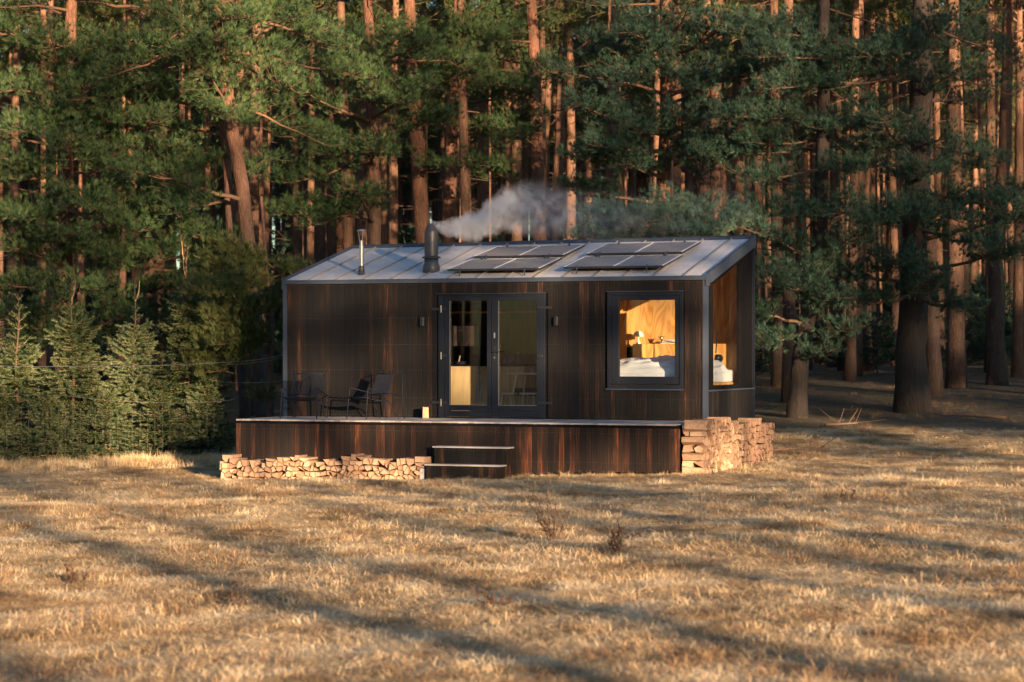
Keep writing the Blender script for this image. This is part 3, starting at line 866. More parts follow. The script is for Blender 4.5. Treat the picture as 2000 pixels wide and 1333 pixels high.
# ---- solar panels
def panel(pl, pr, py0, label, v0=None):
    if v0 is None: u0, v0 = on_roof_h(pl, py0, .10); u1, _ = on_roof_h(pr, py0 - 3.5, .10)
    else: u0, u1 = pu(pl, v0), pu(pr, v0)
    p = empty('solar_panel'); p.parent = cabin; tag(p, label)
    D = 1.12
    def q(u, v, h): return (u, v, slope(v, u) + .075 + .035 * (1 - (v - v0) / D) * 1.6 + h)
    def bar(a, b, c, d, h0=-.034, h1=.002):
        return [q(a, c, h0), q(b, c, h0), q(b, d, h0), q(a, d, h0), q(a, c, h1), q(b, c, h1), q(b, d, h1), q(a, d, h1)]
    t = .018
    fr = MB()
    fr.hexa(bar(u0, u1, v0, v0 + t)); fr.hexa(bar(u0, u1, v0 + D - t, v0 + D)); fr.hexa(bar(u0, u0 + t, v0 + t, v0 + D - t)); fr.hexa(bar(u1 - t, u1, v0 + t, v0 + D - t))
    fr.build('frame', M['black_metal'], p)
    ed = MB()
    for a, b in ((u0, u0 + .032), (u1 - .032, u1)): ed.hexa(bar(a, b, v0 + .004, v0 + D - .004, .003, .006))
    ed.hexa(bar(u0 + .033, u1 - .033, v0 + D - .03, v0 + D - .002, .003, .0055))
    um = (u0 + u1) / 2
    ed.hexa(bar(um - .016, um + .016, v0 + t, v0 + D - t, -.003, .0012))
    ed.build('silver_strip', M['silver'], p)
    ce = MB()
    n, m = 6, 6
    for (a, b) in ((u0 + t, um - .01), (um + .01, u1 - t)):
        for i in range(n):
            for j in range(m):
                x0, x1 = a + (b - a) * i / n, a + (b - a) * (i + 1) / n; y0 = v0 + t + (D - 2 * t) * j / m; y1 = v0 + t + (D - 2 * t) * (j + 1) / m
                k = len(ce.v); ce.v += [q(x0 + .0015, y0 + .002, -.004), q(x1 - .0015, y0 + .002, -.004), q(x1 - .0015, y1 - .002, -.004), q(x0 + .0015, y1 - .002, -.004)]; ce.face((k, k + 1, k + 2, k + 3))
    tag(ce.build('cells', M['cells'], p), kind='stuff')
    bs = MB(); bs.hexa(bar(u0 + t, u1 - t, v0 + t, v0 + D - t, -.010, -.006)); bs.build('backing', M['backing'], p)
    for fx in (.14, .84):
        u = u0 + (u1 - u0) * fx
        for vv_ in (v0 + .015, v0 + D - .03):
            mb = MB(); a = slope(vv_, u)
            mb.box(u - .011, u + .011, vv_ - .045, vv_ - .03, a + .002, a + .12).box(u - .014, u + .014, vv_ - .035, vv_ + .012, a + .1382 + (.0 if vv_ < v0 + .5 else -.055), a + .150 + (.0 if vv_ < v0 + .5 else -.055))
            mb.build('clamp', M['trim'], p)
    return v0
def on_roof_h(px, py, h):
    best = None
    for i in range(900):
        v = -.2 + W * i / 800; u = pu(px, v); d = abs(pz(px, py, v) - slope(v, u) - h)
        if best is None or d < best[0]: best = (d, u, v)
    return best[1], best[2]
q0 = panel(873.7, 1056, 530, 'lower panel beside the thick chimney')
panel(925, 1101.5, 500.5, 'upper panel of the pair nearer the chimney', q0 + 1.10)
q0 = panel(1100, 1296.7, 525.4, 'lower panel of the pair at the roof end')
panel(1145.8, 1333, 496.5, 'upper panel of the pair at the roof end', q0 + 1.10)

# ------------------------------------------------------------------ deck and steps
deck = empty('deck', cab(0, 0, 0), -TH)
tag(deck, 'raised timber deck with frosty grey boards and dark planked skirt', 'deck')
U0, U1 = -.033, 8.222
def deck_plank():
    mb = MB(); h = .026; g = .006; w = PW
    mb.box(g / 2, w - g / 2, 0, DK - .03, -h, 0)
    return mb.mesh('deck_board', M['deck'])
dm = deck_plank()
n = int((U1 - U0) / PW)
for i in range(n):
    add('deck_board', dm, deck, (U0 + .02 + i * PW, -DK + random.uniform(-.004, .004), random.uniform(-.0035, -.0005)))
mb = MB(); mb.box(U0 + .01, U1 - .01, -DK + .03, -.05, -.12, -.028); mb.build('joists', M['backing'], deck)
mb = MB(); mb.box(U0, U1, -DK + .012, -DK + .03, -.075, -.0275); mb.build('shadow_gap_strip', M['backing'], deck)  # black strip, paints the shadow gap below the board ends
sk = empty('skirt'); sk.parent = deck
i = 0; u = U0 + .01
while u < U1 - PW * .5:
    zb = gz(u, -DK - .02) + (.07 if u > 4.6 else .02)
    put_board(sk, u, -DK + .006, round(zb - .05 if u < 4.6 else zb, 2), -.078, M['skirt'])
    u += PW
MB().box(U0 + .02, U1 - .02, -DK + .030, -DK + .06, -.74, -.0285).build('backing', M['backing'], sk)
nails(sk, [U0 + .01 + k * PW for k in range(int((U1 - U0) / PW))], [-.17, -.66], -DK + .005)
for k in range(19):                        # the two ends of the skirt
    v = -DK + .03 + k * PW
    put_board(sk, U1 - .018, v, -.74, -.078, M['skirt'], R(90)); put_board(sk, U0 + .02, v + PW, -1.2, -.078, M['skirt'], R(-90))

T1, T2 = -.417, -.710
A0, A1 = pu(847.7, -DK - .27), pu(989.5, -DK - .27)
B0, B1 = pu(832, -DK - .54), pu(975, -DK - .54)
steps = empty('steps', cab(0, 0, 0), -TH)
tag(steps, 'two dark wooden steps leading up to the deck below the door', 'steps')
for (a, b, v, zt_, zb) in ((A0, A1, -DK - .27, T1, T2), (B0, B1, -DK - .54, T2, gz((B0 + B1) / 2, -DK - .54) - .03)):
    mb = MB()
    for k in range(3): mb.box(a - .025, b + .03, v - .012 + k * .094, v + .077 + k * .094, zt_ - .024, zt_ - .001 * (k % 2))
    mb.v = mb.v
    for k in range(3):
        MB().box(a - .025, b + .03, v - .012 + k * .094, v + .078 + k * .094, zt_ - .024, zt_ - .001 * (k % 2)).build('tread_board', M['deck'], steps)
    st_w = (b - a) / round((b - a) / PW)
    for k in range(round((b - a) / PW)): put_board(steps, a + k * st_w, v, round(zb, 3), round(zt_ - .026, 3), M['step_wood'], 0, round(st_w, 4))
    dd = -DK - .0 - v
    nb = max(2, round(dd / PW)); sw_ = round(dd / nb, 4)
    for k in range(nb): put_board(steps, b - .002, v + .002 + k * sw_, round(zb, 3), round(zt_ - .026, 3), M['skirt'], R(90), sw_)  # brighter, redder boards paint sunlight onto the right side
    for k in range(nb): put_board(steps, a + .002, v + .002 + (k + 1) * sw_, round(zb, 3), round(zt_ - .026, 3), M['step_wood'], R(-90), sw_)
    MB().box(a + .025, b - .025, v + .024, -DK - .002, zb, zt_ - .028).build('carcass', M['backing'], steps)
    nails(steps, [a + k * st_w for k in range(round((b - a) / PW))], [zt_ - .06], v - .001)

# ------------------------------------------------------------------ lounge chairs on the deck
def make_chair(loc, rz, label):
    c = empty('lounge_chair', loc, rz); tag(c, label, 'chair', 'metal lounge chairs on the deck')
    r = .0095
    for s in (-1, 1):
        MB().tube([(s * .335, -.39, 0), (s * .325, -.365, .30), (s * .315, -.345, .535), (s * .31, -.325, .548), (s * .31, .10, .455), (s * .31, .385, .40)], r, 8).build('leg', M['chair'], c, smooth=True)
        MB().tube([(s * .30, .42, 0), (s * .31, .375, .42), (s * .315, .375, .865)], r, 8).build('leg', M['chair'], c, smooth=True)
        MB().tube([(s * .315, .375, .86), (s * .285, .215, .795)], r * .8, 8).build('strut', M['chair'], c, smooth=True)
        MB().tube([(s * .27, .10, .33), (s * .305, .30, .0)], r * .8, 8).build('brace', M['chair'], c, smooth=True)
    br = MB(); T, B = Vector((0, .215, .795)), Vector((0, .06, .425))
    for p in (T, B): br.tube([(-.29, p.y, p.z), (.29, p.y, p.z)], r, 8)
    br.build('backrest_rail', M['chair'], c, smooth=True)
    F, K = Vector((0, -.37, .385)), Vector((0, .08, .325))
    sr = MB()
    for p in (F, K): sr.tube([(-.32, p.y, p.z), (.32, p.y, p.z)], r, 8)
    sr.build('seat_rail', M['chair'], c, smooth=True)
    for k in range(16):
        x = -.275 + .55 * k / 15
        m = (T + B) / 2 + Vector((0, .02, -.008))
        MB().tube([(x, B.y, B.z), (x, m.y, m.z), (x, T.y, T.z)], .0085, 6).build('slat', M['chair'], c)
        m = (F + K) / 2 + Vector((0, 0, -.025))
        MB().tube([(x, F.y, F.z), (x, m.y, m.z), (x, K.y, K.z)], .0085, 6).build('slat', M['chair'], c)
    return c
u = pu(595, -1.13); make_chair(cab(u, -1.13, 0), -TH + R(10), 'metal slat lounge chair facing straight out at the deck end')
u = pu(733, -.98); make_chair(cab(u, -.98, 0), -TH - R(34), 'metal slat lounge chair turned towards the steps between door and first chair')

# ------------------------------------------------------------------ firewood
def clip(poly, n, d):                      # keep n.p <= d
    out = []
    for i in range(len(poly)):
        a, b = poly[i], poly[(i + 1) % len(poly)]
        da, db = a[0] * n[0] + a[1] * n[1] - d, b[0] * n[0] + b[1] * n[1] - d
        if da <= 0: out.append(a)
        if (da < 0 < db) or (db < 0 < da):
            t = da / (da - db); out.append((a[0] + (b[0] - a[0]) * t, a[1] + (b[1] - a[1]) * t))
    return out
def cells(w, top, sx, sz, rg):
    """loosely packed log ends filling 0..w under the outline top(x)"""
    pts = []
    rows = max(2, int(round(max(top(w * k / 9) for k in range(10)) / sz)) + 1)
    for j in range(rows):
        x = (j % 2) * sx * .5 - sx * .2
        while x < w:
            q = (x + rg.normal(0, sx * .20), sz * (j + .45) + rg.normal(0, sz * .17))
            if 0 < q[0] < w and 0 < q[1] < top(q[0]): pts.append(q)
            x += sx * rg.uniform(.75, 1.3)
    out = []
    for i, p in enumerate(pts):
        poly = [(p[0] - sx, p[1] - sz), (p[0] + sx, p[1] - sz), (p[0] + sx, p[1] + sz), (p[0] - sx, p[1] + sz)]
        poly = clip(poly, (0, -1), 0); poly = clip(poly, (-1, 0), 0); poly = clip(poly, (1, 0), w)
        poly = clip(poly, (0, 1), top(p[0]) + sz * .38 * rg.random()) or poly
        for j, q in enumerate(pts):
            if i == j: continue
            dx, dz = q[0] - p[0], q[1] - p[1]; dd = math.hypot(dx, dz)
            if dd > 2.6 * sx: continue
            poly = clip(poly, (dx / dd, dz / dd), (dx * (p[0] + q[0]) + dz * (p[1] + q[1])) / (2 * dd) - .0035)
            if len(poly) < 3: break
        if len(poly) < 3: continue
        c = (sum(a[0] for a in poly) / len(poly), sum(a[1] for a in poly) / len(poly))
        k = rg.uniform(.85, .97)
        while len(poly) > 3 and rg.random() < (.8 if len(poly) > 5 else .62 if len(poly) == 5 else .28):   # split wood is mostly three or four sided
            lens = [math.hypot(poly[a][0] - poly[a - 1][0], poly[a][1] - poly[a - 1][1]) for a in range(len(poly))]
            a = min(range(len(poly)), key=lambda q: lens[q] + rg.random() * .03); poly = poly[:a] + poly[a + 1:]
        out.append((c, [((a[0] - c[0]) * k, (a[1] - c[1]) * k) for a in poly]))
    return out
def log_mb(poly, ln, rg):
    mb = MB(); n = len(poly)
    j = [rg.normal(0, .004, 2) for _ in range(n)]
    for s, y in ((1, 0.0), (1.0, ln)):
        mb.v += [(a[0] * s + (j[i][0] if y else 0), y + rg.normal(0, .004), a[1] * s + (j[i][1] if y else 0)) for i, a in enumerate(poly)]
    mb.face(range(n), 0); mb.face(range(n, 2 * n)[::-1], 0)
    for i in range(n): mb.face((i, n + i, n + (i + 1) % n, (i + 1) % n), 1)
    return mb
rgl = np.random.default_rng(8)
LOG = [M['cut'], M['split']]
n_logs = 0
def put_log(poly, ln, u, v, z, rz, label, group):
    global n_logs
    o = log_mb(poly, ln, rgl).build('firewood_log', LOG, None, cab(u, v, z), (R(rgl.normal(0, 1.2)), R(rgl.normal(0, 1.5)), -TH + rz + R(rgl.normal(0, 2))))
    tag(o, label, 'firewood', group); n_logs += 1
    return o
# low stack in front of the skirt
FV = -2.33
f0, f1 = pu(429, FV), pu(830, FV)
def front_top(x): return .40 - .06 * x / (f1 - f0) + .05 * math.sin(5 * x + 1) + .03 * math.sin(13 * x)
zb0, zb1 = pz(430, 943, FV), pz(830, 938, FV)
for c, poly in cells(f1 - f0, front_top, .114, .088, rgl):
    t = c[0] / (f1 - f0)
    lev = 'bottom' if c[1] < .10 else 'top' if c[1] > front_top(c[0]) - .11 else 'middle'
    end = 'left end' if t < .2 else 'left half' if t < .45 else 'centre' if t < .6 else 'right half' if t < .85 else 'step end'
    put_log(poly, .36, f0 + c[0], FV + rgl.normal(0, .028), zb0 + (zb1 - zb0) * t + c[1], 0, f'split pale log in the {lev} course of the low front stack, at its {end}', f'{lev} logs at the {end} of the front stack')
o = MB().box(-.05, .05, 0, .2, -.09, .09).build('concrete_block', M['soil'], None, cab(pu(825, FV - .01), FV - .02, pz(825, 926, FV) - .0), (0, 0, -TH), bevel=.006)
tag(o, 'pale concrete block at the step end of the low log stack', 'block')
# stack along the right end of the deck: log ends face right
sv0, sv1 = -DK - .06, -.18
su = U1 + .06
def side_top(x): return .86 + .03 * math.sin(6 * x) + .02 * math.sin(17 * x + 1)
for c, poly in cells(sv1 - sv0 - .30, side_top, .125, .096, rgl):
    v = sv0 + .30 + c[0]
    lev = 'lower' if c[1] < .3 else 'upper' if c[1] > .62 else 'middle'; end = 'near' if c[0] < .55 else 'far' if c[0] > 1.0 else 'central'
    put_log([(a, b) for a, b in poly], .37, su + .37 + rgl.normal(0, .03), v, gz(su + .2, v) + c[1], R(90), f'split pale log in the {lev} {end} part of the stack at the right deck end', f'{lev} {end} logs at the deck end')
z = gz(su + .2, sv0); row = 0
def wedge(w, h):
    n = int(rgl.integers(3, 6)); a0 = rgl.uniform(0, 6.28)
    a = sorted(a0 + 6.283 * (k + rgl.uniform(-.28, .28)) / n for k in range(n))
    p = [(math.cos(t), math.sin(t)) for t in a]; x0, x1 = min(q[0] for q in p), max(q[0] for q in p); y0, y1 = min(q[1] for q in p), max(q[1] for q in p)
    p = [((q[0] - x0) / (x1 - x0) - .5, (q[1] - y0) / (y1 - y0) - .5) for q in p]
    return [(q[0] * w, q[1] * h) for q in p]
while z < gz(su, sv0) + .76:               # crossed courses at the near end
    h = rgl.uniform(.09, .155); nk = int(rgl.integers(2, 4)); tot = .29 if row % 2 == 0 else .37
    cut = np.cumsum(rgl.uniform(.5, 1.5, nk)); cut = np.concatenate([[0], cut / cut[-1]]) * tot
    for k in range(nk):
        w = cut[k + 1] - cut[k]; c = (cut[k] + cut[k + 1]) / 2
        lev = 'lowest' if row < 3 else 'highest' if z > gz(su, sv0) + .55 else 'middle'
        h_, w = h * rgl.uniform(.80, 1.0), w * rgl.uniform(.90, 1.02)
        if row % 2 == 0: put_log(wedge(w, h_), .37, su + .385 + rgl.normal(0, .02), sv0 + c, z + h / 2, R(90), f'split log pointing sideways in the {lev} crossed courses at the near stack end', f'{lev} sideways crossed logs')
        else: put_log(wedge(w, h_), .29, su + .01 + c, sv0 + rgl.normal(0, .02), z + h / 2, 0, f'split log with its end facing the meadow in the {lev} crossed courses', f'{lev} outward crossed logs')
    z += h * .93; row += 1
# stack along the side of the cabin
tu = L + .13; tv0, tv1 = .10, 2.55
def far_top(x): return min(.96, .80 + .05 * math.sin(4.4 * x + 2) + .03 * math.sin(15 * x)) - .03 * x
far = sorted(cells(tv1 - tv0, far_top, .128, .10, rgl), key=lambda c: c[0][0])
heap = MB()
for c, poly in far:
    v = tv0 + c[0]; zz = gz(tu + .2, v) + c[1] - .03
    if n_logs < 297:
        put_log(poly, .38, tu + .38 + rgl.normal(0, .02), v, zz, R(90), 'split pale log in the near part of the stack along the cabin side', 'logs stacked along the cabin side')
    else:
        lm = log_mb(poly, .38, rgl); b = len(heap.v); du = rgl.normal(0, .02)
        heap.v += [tuple(cab(tu + .38 + du - y, v + x, zz + z_)) for x, y, z_ in lm.v]
        for f, mm in zip(lm.f, lm.m): heap.face([b + k for k in f], mm)
if heap.v: tag(heap.build('firewood', LOG), 'farther part of the split log stack along the cabin side', kind='stuff')

# upright log on the deck
u = pu(831, -.30)
mb = log_mb([(-.055, -.05), (.05, -.055), (.06, .03), (.01, .06), (-.05, .04)], .20, rgl)
o = mb.build('chopped_log', [M['cut'], M['cut']], None, cab(u, -.30, 0.0), (R(90), 0, -TH + .4))
tag(o, 'single split log standing upright on the deck beside the door', 'log')

# ------------------------------------------------------------------ inside the cabin
def inside(name, label, cat, u, v, z=0.0, rz=0.0, group=None):
    return tag(empty(name, cab(u, v, z), -TH + rz), label, cat, group)
CT = pz(905, 712, 2.25)
k0, k1 = pu(846, 2.25), pu(1025, 2.25)
kc = inside('kitchen_counter', 'pale wooden kitchen counter with dark top behind the door glass', 'counter', 0, 0)
MB().box(k0, k1 + .02, 2.22, 2.85, CT - .035, CT).build('countertop', M['backing'], kc)
e = [k0, pu(952, 2.25), pu(995, 2.25), k1]
for a, b in zip(e, e[1:]): MB().box(a + .002, b - .002, 2.25, 2.80, .06, CT - .037).build('cabinet_front', M['veneer'], kc, bevel=.002)
u, v = pu(936, 2.2), 2.20
tw = inside('tea_towel', 'checked tea towel hanging from a dark hook on the counter', 'towel', u, v, CT - .08)
mb = MB()
for j in range(9):
    for i in range(7):
        t = j / 8; w = .02 + .075 * t
        mb.v.append((-w + 2 * w * i / 6, .012 * math.sin(i * 2.1 + j * .4) - .01, -.62 * t))
for j in range(8):
    for i in range(6): a = j * 7 + i; mb.face((a, a + 1, a + 8, a + 7))
def check_cloth():
    m = NT('checked_cloth'); m.set(Roughness=.9)
    b = m.n('TexBrick', i_Scale=1.0, offset=0.0, squash=1.0); m.l(m.mapv(m.obj(), (42, 42, 42)), b.inputs['Vector'])
    sp = m.n('SeparateXYZ'); m.l(m.obj(), sp.inputs[0]); cb = m.n('CombineXYZ'); m.l(sp.outputs[0], cb.inputs[0]); m.l(sp.outputs[2], cb.inputs[1])
    mp = m.n('Mapping'); mp.inputs['Scale'].default_value = (34, 34, 1); m.l(cb.outputs[0], mp.inputs[0]); m.l(mp.outputs[0], b.inputs['Vector'])
    b.inputs['Color1'].default_value = b.inputs['Color2'].default_value = (.62, .64, .66, 1); b.inputs['Mortar'].default_value = (.06, .07, .09, 1)
    b.inputs['Mortar Size'].default_value = .12; b.inputs['Brick Width'].default_value = .8; b.inputs['Row Height'].default_value = .8
    m.col(b.outputs[0]); return m.mat
mb.build('cloth', check_cloth(), tw, smooth=True)
MB().tube([(0, .03, .05), (0, -.02, .04), (0, -.02, -.01), (0, -.005, -.015)], .008, 6).build('hook', M['black_metal'], tw)
po = inside('frying_pan', 'dark pan with a pale handle on the counter', 'pan', pu(900, 2.45), 2.45, CT)
MB().lathe([(.10, 0), (.125, .05), (.12, .05), (.095, .006)], 20).build('bowl', M['black_metal'], po)
MB().tube([(0, -.10, .04), (.06, -.18, .16)], .012, 8).build('handle', M['table'], po)
kt = inside('kettle', 'dark kettle on the counter behind the right door leaf', 'kettle', pu(998, 2.5), 2.5, CT)
MB().lathe([(.09, 0), (.10, .05), (.085, .14), (.05, .18), (.012, .20)], 20).build('body', M['ceramic'], kt, smooth=True)
MB().tube([(.08, 0, .10), (.14, 0, .17)], [.018, .012], 8).build('spout', M['ceramic'], kt)
MB().tube([(-.06, 0, .16), (-.04, 0, .24), (.04, 0, .24), (.06, 0, .16)], .008, 6).build('handle', M['black_metal'], kt)
pp = inside('potted_plant', 'houseplant in a pot on the kitchen counter', 'plant', pu(988, 2.55), 2.58, CT)
MB().lathe([(.05, 0), (.065, .12), (.055, .12), (.05, .10)], 16).build('pot', M['ceramic'], pp)
for k in range(11):
    a, ln = k * 2.4, rgl.uniform(.16, .34); d = Vector((math.cos(a), math.sin(a), 0))
    mb = MB(); b0 = Vector((0, 0, .11)); s = Vector((-d.y, d.x, 0)) * .03
    p1, p2 = b0 + d * ln * .35 + Vector((0, 0, ln)), b0 + d * ln * .8 + Vector((0, 0, ln * .85))
    mb.v = [tuple(b0), tuple(p1 - s), tuple(p1 + s), tuple(p2)]; mb.face((0, 1, 2)); mb.face((1, 3, 2)); mb.build('leaf', M['green'], pp)
bo = inside('bottle', 'small glass bottle on the counter beside the kettle', 'bottle', pu(1012, 2.42), 2.42, CT)
MB().lathe([(.035, 0), (.035, .11), (.014, .15), (.014, .20)], 16).build('glass', M['ceramic'], bo, smooth=True)
MB().lathe([(.015, .20), (.015, .225)], 12).build('stopper', M['brass'], bo)
sh = inside('wall_shelf', 'long wooden shelf high on the wall above the kitchen', 'shelf', 0, 0)
MB().box(pu(840, 2.7), pu(1060, 2.7), 2.62, 2.87, pz(940, 612, 2.7), pz(940, 612, 2.7) + .03).build('board', M['ply'], sh)
for px in (860, 1000): MB().box(pu(px, 2.7), pu(px, 2.7) + .02, 2.66, 2.87, pz(940, 612, 2.7) - .12, pz(940, 612, 2.7)).build('bracket', M['black_metal'], sh)
u, v = pu(1040, 1.75), 1.75
tz = pz(1025, 728.5, 1.75)
tb = inside('dining_table', 'pale dining table with splayed legs behind the right door leaf', 'table', u, v)
MB().box(-.40, .42, -.36, .36, tz - .028, tz).build('tabletop', M['table'], tb, bevel=.006)
for sx, sy in ((-1, -1), (1, -1), (-1, 1), (1, 1)):
    MB().tube([(sx * .22, sy * .24, tz - .03), (sx * .36, sy * .31, 0)], [.022, .015], 10).build('leg', M['table'], tb)
cu2 = inside('cup', 'small glass cup standing on the dining table', 'cup', pu(1039, 1.72), 1.72, tz)
MB().lathe([(.032, 0), (.038, .08), (.035, .08), (.030, .006)], 16).build('wall', M['ceramic'], cu2)
for px0, px1, vv_, lab in ((974, 1009, 1.42, 'low pale stool at the left of the dining table'), (1016, 1056, 1.30, 'low pale stool in front of the dining table, half behind the door frame')):
    u = (pu(px0, vv_) + pu(px1, vv_)) / 2; h = pz(px0, 767.5, vv_); w = (pu(px1, vv_) - pu(px0, vv_)) / 2
    so = inside('stool', lab, 'stool', u, vv_, 0, 0, 'stools at the dining table')
    MB().lathe([(w, h - .03), (w + .004, h - .015), (w, h)], 24).build('seat', M['table'], so)
    for a in (45, 135, 225, 315):
        c_, s_ = math.cos(R(a)), math.sin(R(a)); MB().tube([(c_ * w * .62, s_ * w * .62, h - .03), (c_ * w * .95, s_ * w * .95, 0)], [.016, .011], 8).build('leg', M['table'], so)
be = inside('bench', 'dark upholstered bench beyond the dining table', 'bench', pu(1046, 2.45), 2.45)
MB().box(-.35, .75, -.24, .32, .36, .50).build('seat', M['dark_fabric'], be, bevel=.02)
MB().box(-.34, .74, -.22, .32, 0, .357).build('base', M['veneer'], be)
# sleeping end
bu0, bu1 = pu(1199, 1.2), L - .16
bz = pz(1260, 735, .5) + .02
bed = inside('bed', 'raised bed with a crumpled white duvet behind the square window', 'bed', 0, 0)
MB().box(bu0, bu1, .25, 2.42, 0, bz - .14).build('bed_base', M['ply'], bed)
MB().box(bu0 + .02, bu1 - .02, .27, 2.40, bz - .138, bz + .08).build('mattress', M['linen'], bed, bevel=.03)
NU, NV = 90, 70
P = []
rgd = np.random.default_rng(4)
for j in range(NV):
    for i in range(NU):
        a, b = i / (NU - 1), j / (NV - 1)
        u = bu0 - .01 + (bu1 - bu0 + .02) * a; v = .26 + 1.78 * b
        n1 = float(vnoise(a * 3.2 + 1, b * 2.6 + .4)); n2 = float(vnoise(a * 9 + b * 5, b * 8 - a * 3 + 30)); n3 = 1 - abs(2 * float(vnoise(a * 7 + 4 + n1 * 2, b * 6 + 60)) - 1)
        e = min(1, min(a, 1 - a) * 12) * min(1, min(b, 1 - b) * 7)
        P.append((u, v, bz + .03 + e ** .5 * (.10 + .11 * n1 + .06 * n2 + .10 * n3 ** 3 + .02 * b)))
T = [(j * NU + i, j * NU + i + 1, (j + 1) * NU + i + 1, (j + 1) * NU + i) for j in range(NV - 1) for i in range(NU - 1)]
mb = MB(); mb.v, mb.f, mb.m = P, T, [0] * len(T); mb.build('duvet', M['linen'], bed, smooth=True)
hz_ = pz(1270, 672, 2.45)
hb = inside('headboard_shelf', 'plywood headboard shelf behind the bed carrying a lamp and books', 'shelf', 0, 0)
h0, h1 = pu(1236, 2.45), L - .14
MB().box(h0, h1, 2.45, 2.90, bz, hz_).build('body', M['ply'], hb)
MB().box(pu(1224, 2.47), h0 - .003, 2.47, 2.90, bz - .1, hz_ - .06).build('end_panel', M['backing'], hb)
ml_ = inside('mushroom_lamp', 'small white mushroom lamp on the headboard shelf', 'lamp', pu(1247, 2.6), 2.6, hz_)
K = (CY - 6 * sT + 2.6 * cT) / F_PX
MB().lathe([(.045, 0), (.04, .012), (.016, .05), (.014, 13 * K)], 20).build('stem', M['white_paint'], ml_, smooth=True)
MB().lathe([(.098, 14 * K), (.10, 15.5 * K), (.092, 19 * K), (.068, 23 * K), (.035, 25 * K), (.002, 25.6 * K)], 28).build('lamp_shade', M['white_paint'], ml_, smooth=True)
fg = inside('figurine', 'small reddish figurine among the things on the headboard shelf', 'figurine', pu(1292, 2.6), 2.6, hz_)
MB().lathe([(.035, 0), (.03, .02), (.012, .035), (.012, .06), (.028, .08), (.036, .11), (.024, .14), (.003, .15)], 16).build('body', M['brass'], fg, smooth=True)
for s in (-1, 1): MB().tube([(s * .03, 0, .10), (s * .06, 0, .15)], .008, 6).build('arm', M['brass'], fg)
bkz = hz_
for k, (w, h, mm, lab) in enumerate(((.24, .025, 'black_metal', 'dark book lowest in the pile on the headboard shelf'), (.22, .03, 'red', 'red book in the middle of the pile on the headboard shelf'), (.19, .025, 'black_metal', 'thin dark book on top of the pile on the headboard shelf'))):
    bo = inside('book', lab, 'book', pu(1310, 2.6) + .02 * k, 2.62, bkz, .1 * k, 'books on the headboard shelf'); bkz += h + .001
    MB().box(-w / 2 - .06, w / 2, -.09, .09, 0, .004).box(-w / 2 - .06, w / 2, -.09, .09, h - .004, h).box(w / 2 - .004, w / 2, -.09, .09, .004, h - .004).build('cover', M[mm], bo)
    MB().box(-w / 2 - .055, w / 2 - .004, -.085, .085, .0041, h - .0041).build('pages', M['white_paint'], bo)
# adjustable lamp seen through the side pane
u2 = L - .22
def sv(px, py): v = pv(px, u2); return Vector((u2, v, 1.25 - (py - YH) / F_PX * (CY - u2 * sT + v * cT)))
dlm = inside('reading_lamp', 'black jointed reading lamp behind the tall side pane', 'lamp', 0, 0)
a, b, c, h = sv(1389, 637), sv(1401, 649), sv(1398, 690), sv(1400.5, 698)
MB().tube([(a.x - .15, a.y - .02, 1.05), (a.x - .14, a.y - .02, hz_ + .32), tuple(a)], .009, 8).build('post', M['black_metal'], dlm)
for s in (-.02, .02): MB().tube([tuple(a + Vector((0, s, 0))), tuple(b + Vector((0, s, 0)))], .006, 6).build('arm', M['black_metal'], dlm)
for s in (-.02, .02): MB().tube([tuple(b + Vector((0, s, 0))), tuple(c + Vector((0, s, 0)))], .006, 6).build('arm', M['black_metal'], dlm)
MB().tube([tuple(h + Vector((-.03, .02, .04))), tuple(h + Vector((.0, 0, .0))), tuple(h + Vector((.05, -.06, -.03)))], [.02, .055, .085], 20).build('lamp_head', M['black_metal'], dlm, smooth=True)
pl = inside('pillow', 'white pillow at the side pane end of the bed', 'pillow', L - .42, 1.05, bz + .09)
mb = MB()
for j in range(13):
    for i in range(13):
        a, b = i / 6 - 1, j / 6 - 1; r = max(0, (1 - a ** 4) * (1 - b ** 4)) ** .5
        mb.v.append((a * .30, b * .42, .09 + .12 * r + .02 * math.sin(5 * a + 3 * b)))
for j in range(13):
    for i in range(13):
        a, b = i / 6 - 1, j / 6 - 1; r = max(0, (1 - a ** 4) * (1 - b ** 4)) ** .5
        mb.v.append((a * .30, b * .42, .09 - .09 * r))
for k in (0, 169):
    for j in range(12):
        for i in range(12): q = k + j * 13 + i; mb.face((q, q + 1, q + 14, q + 13) if k == 0 else (q, q + 13, q + 14, q + 1))
mb.build('case', M['linen'], pl, smooth=True)

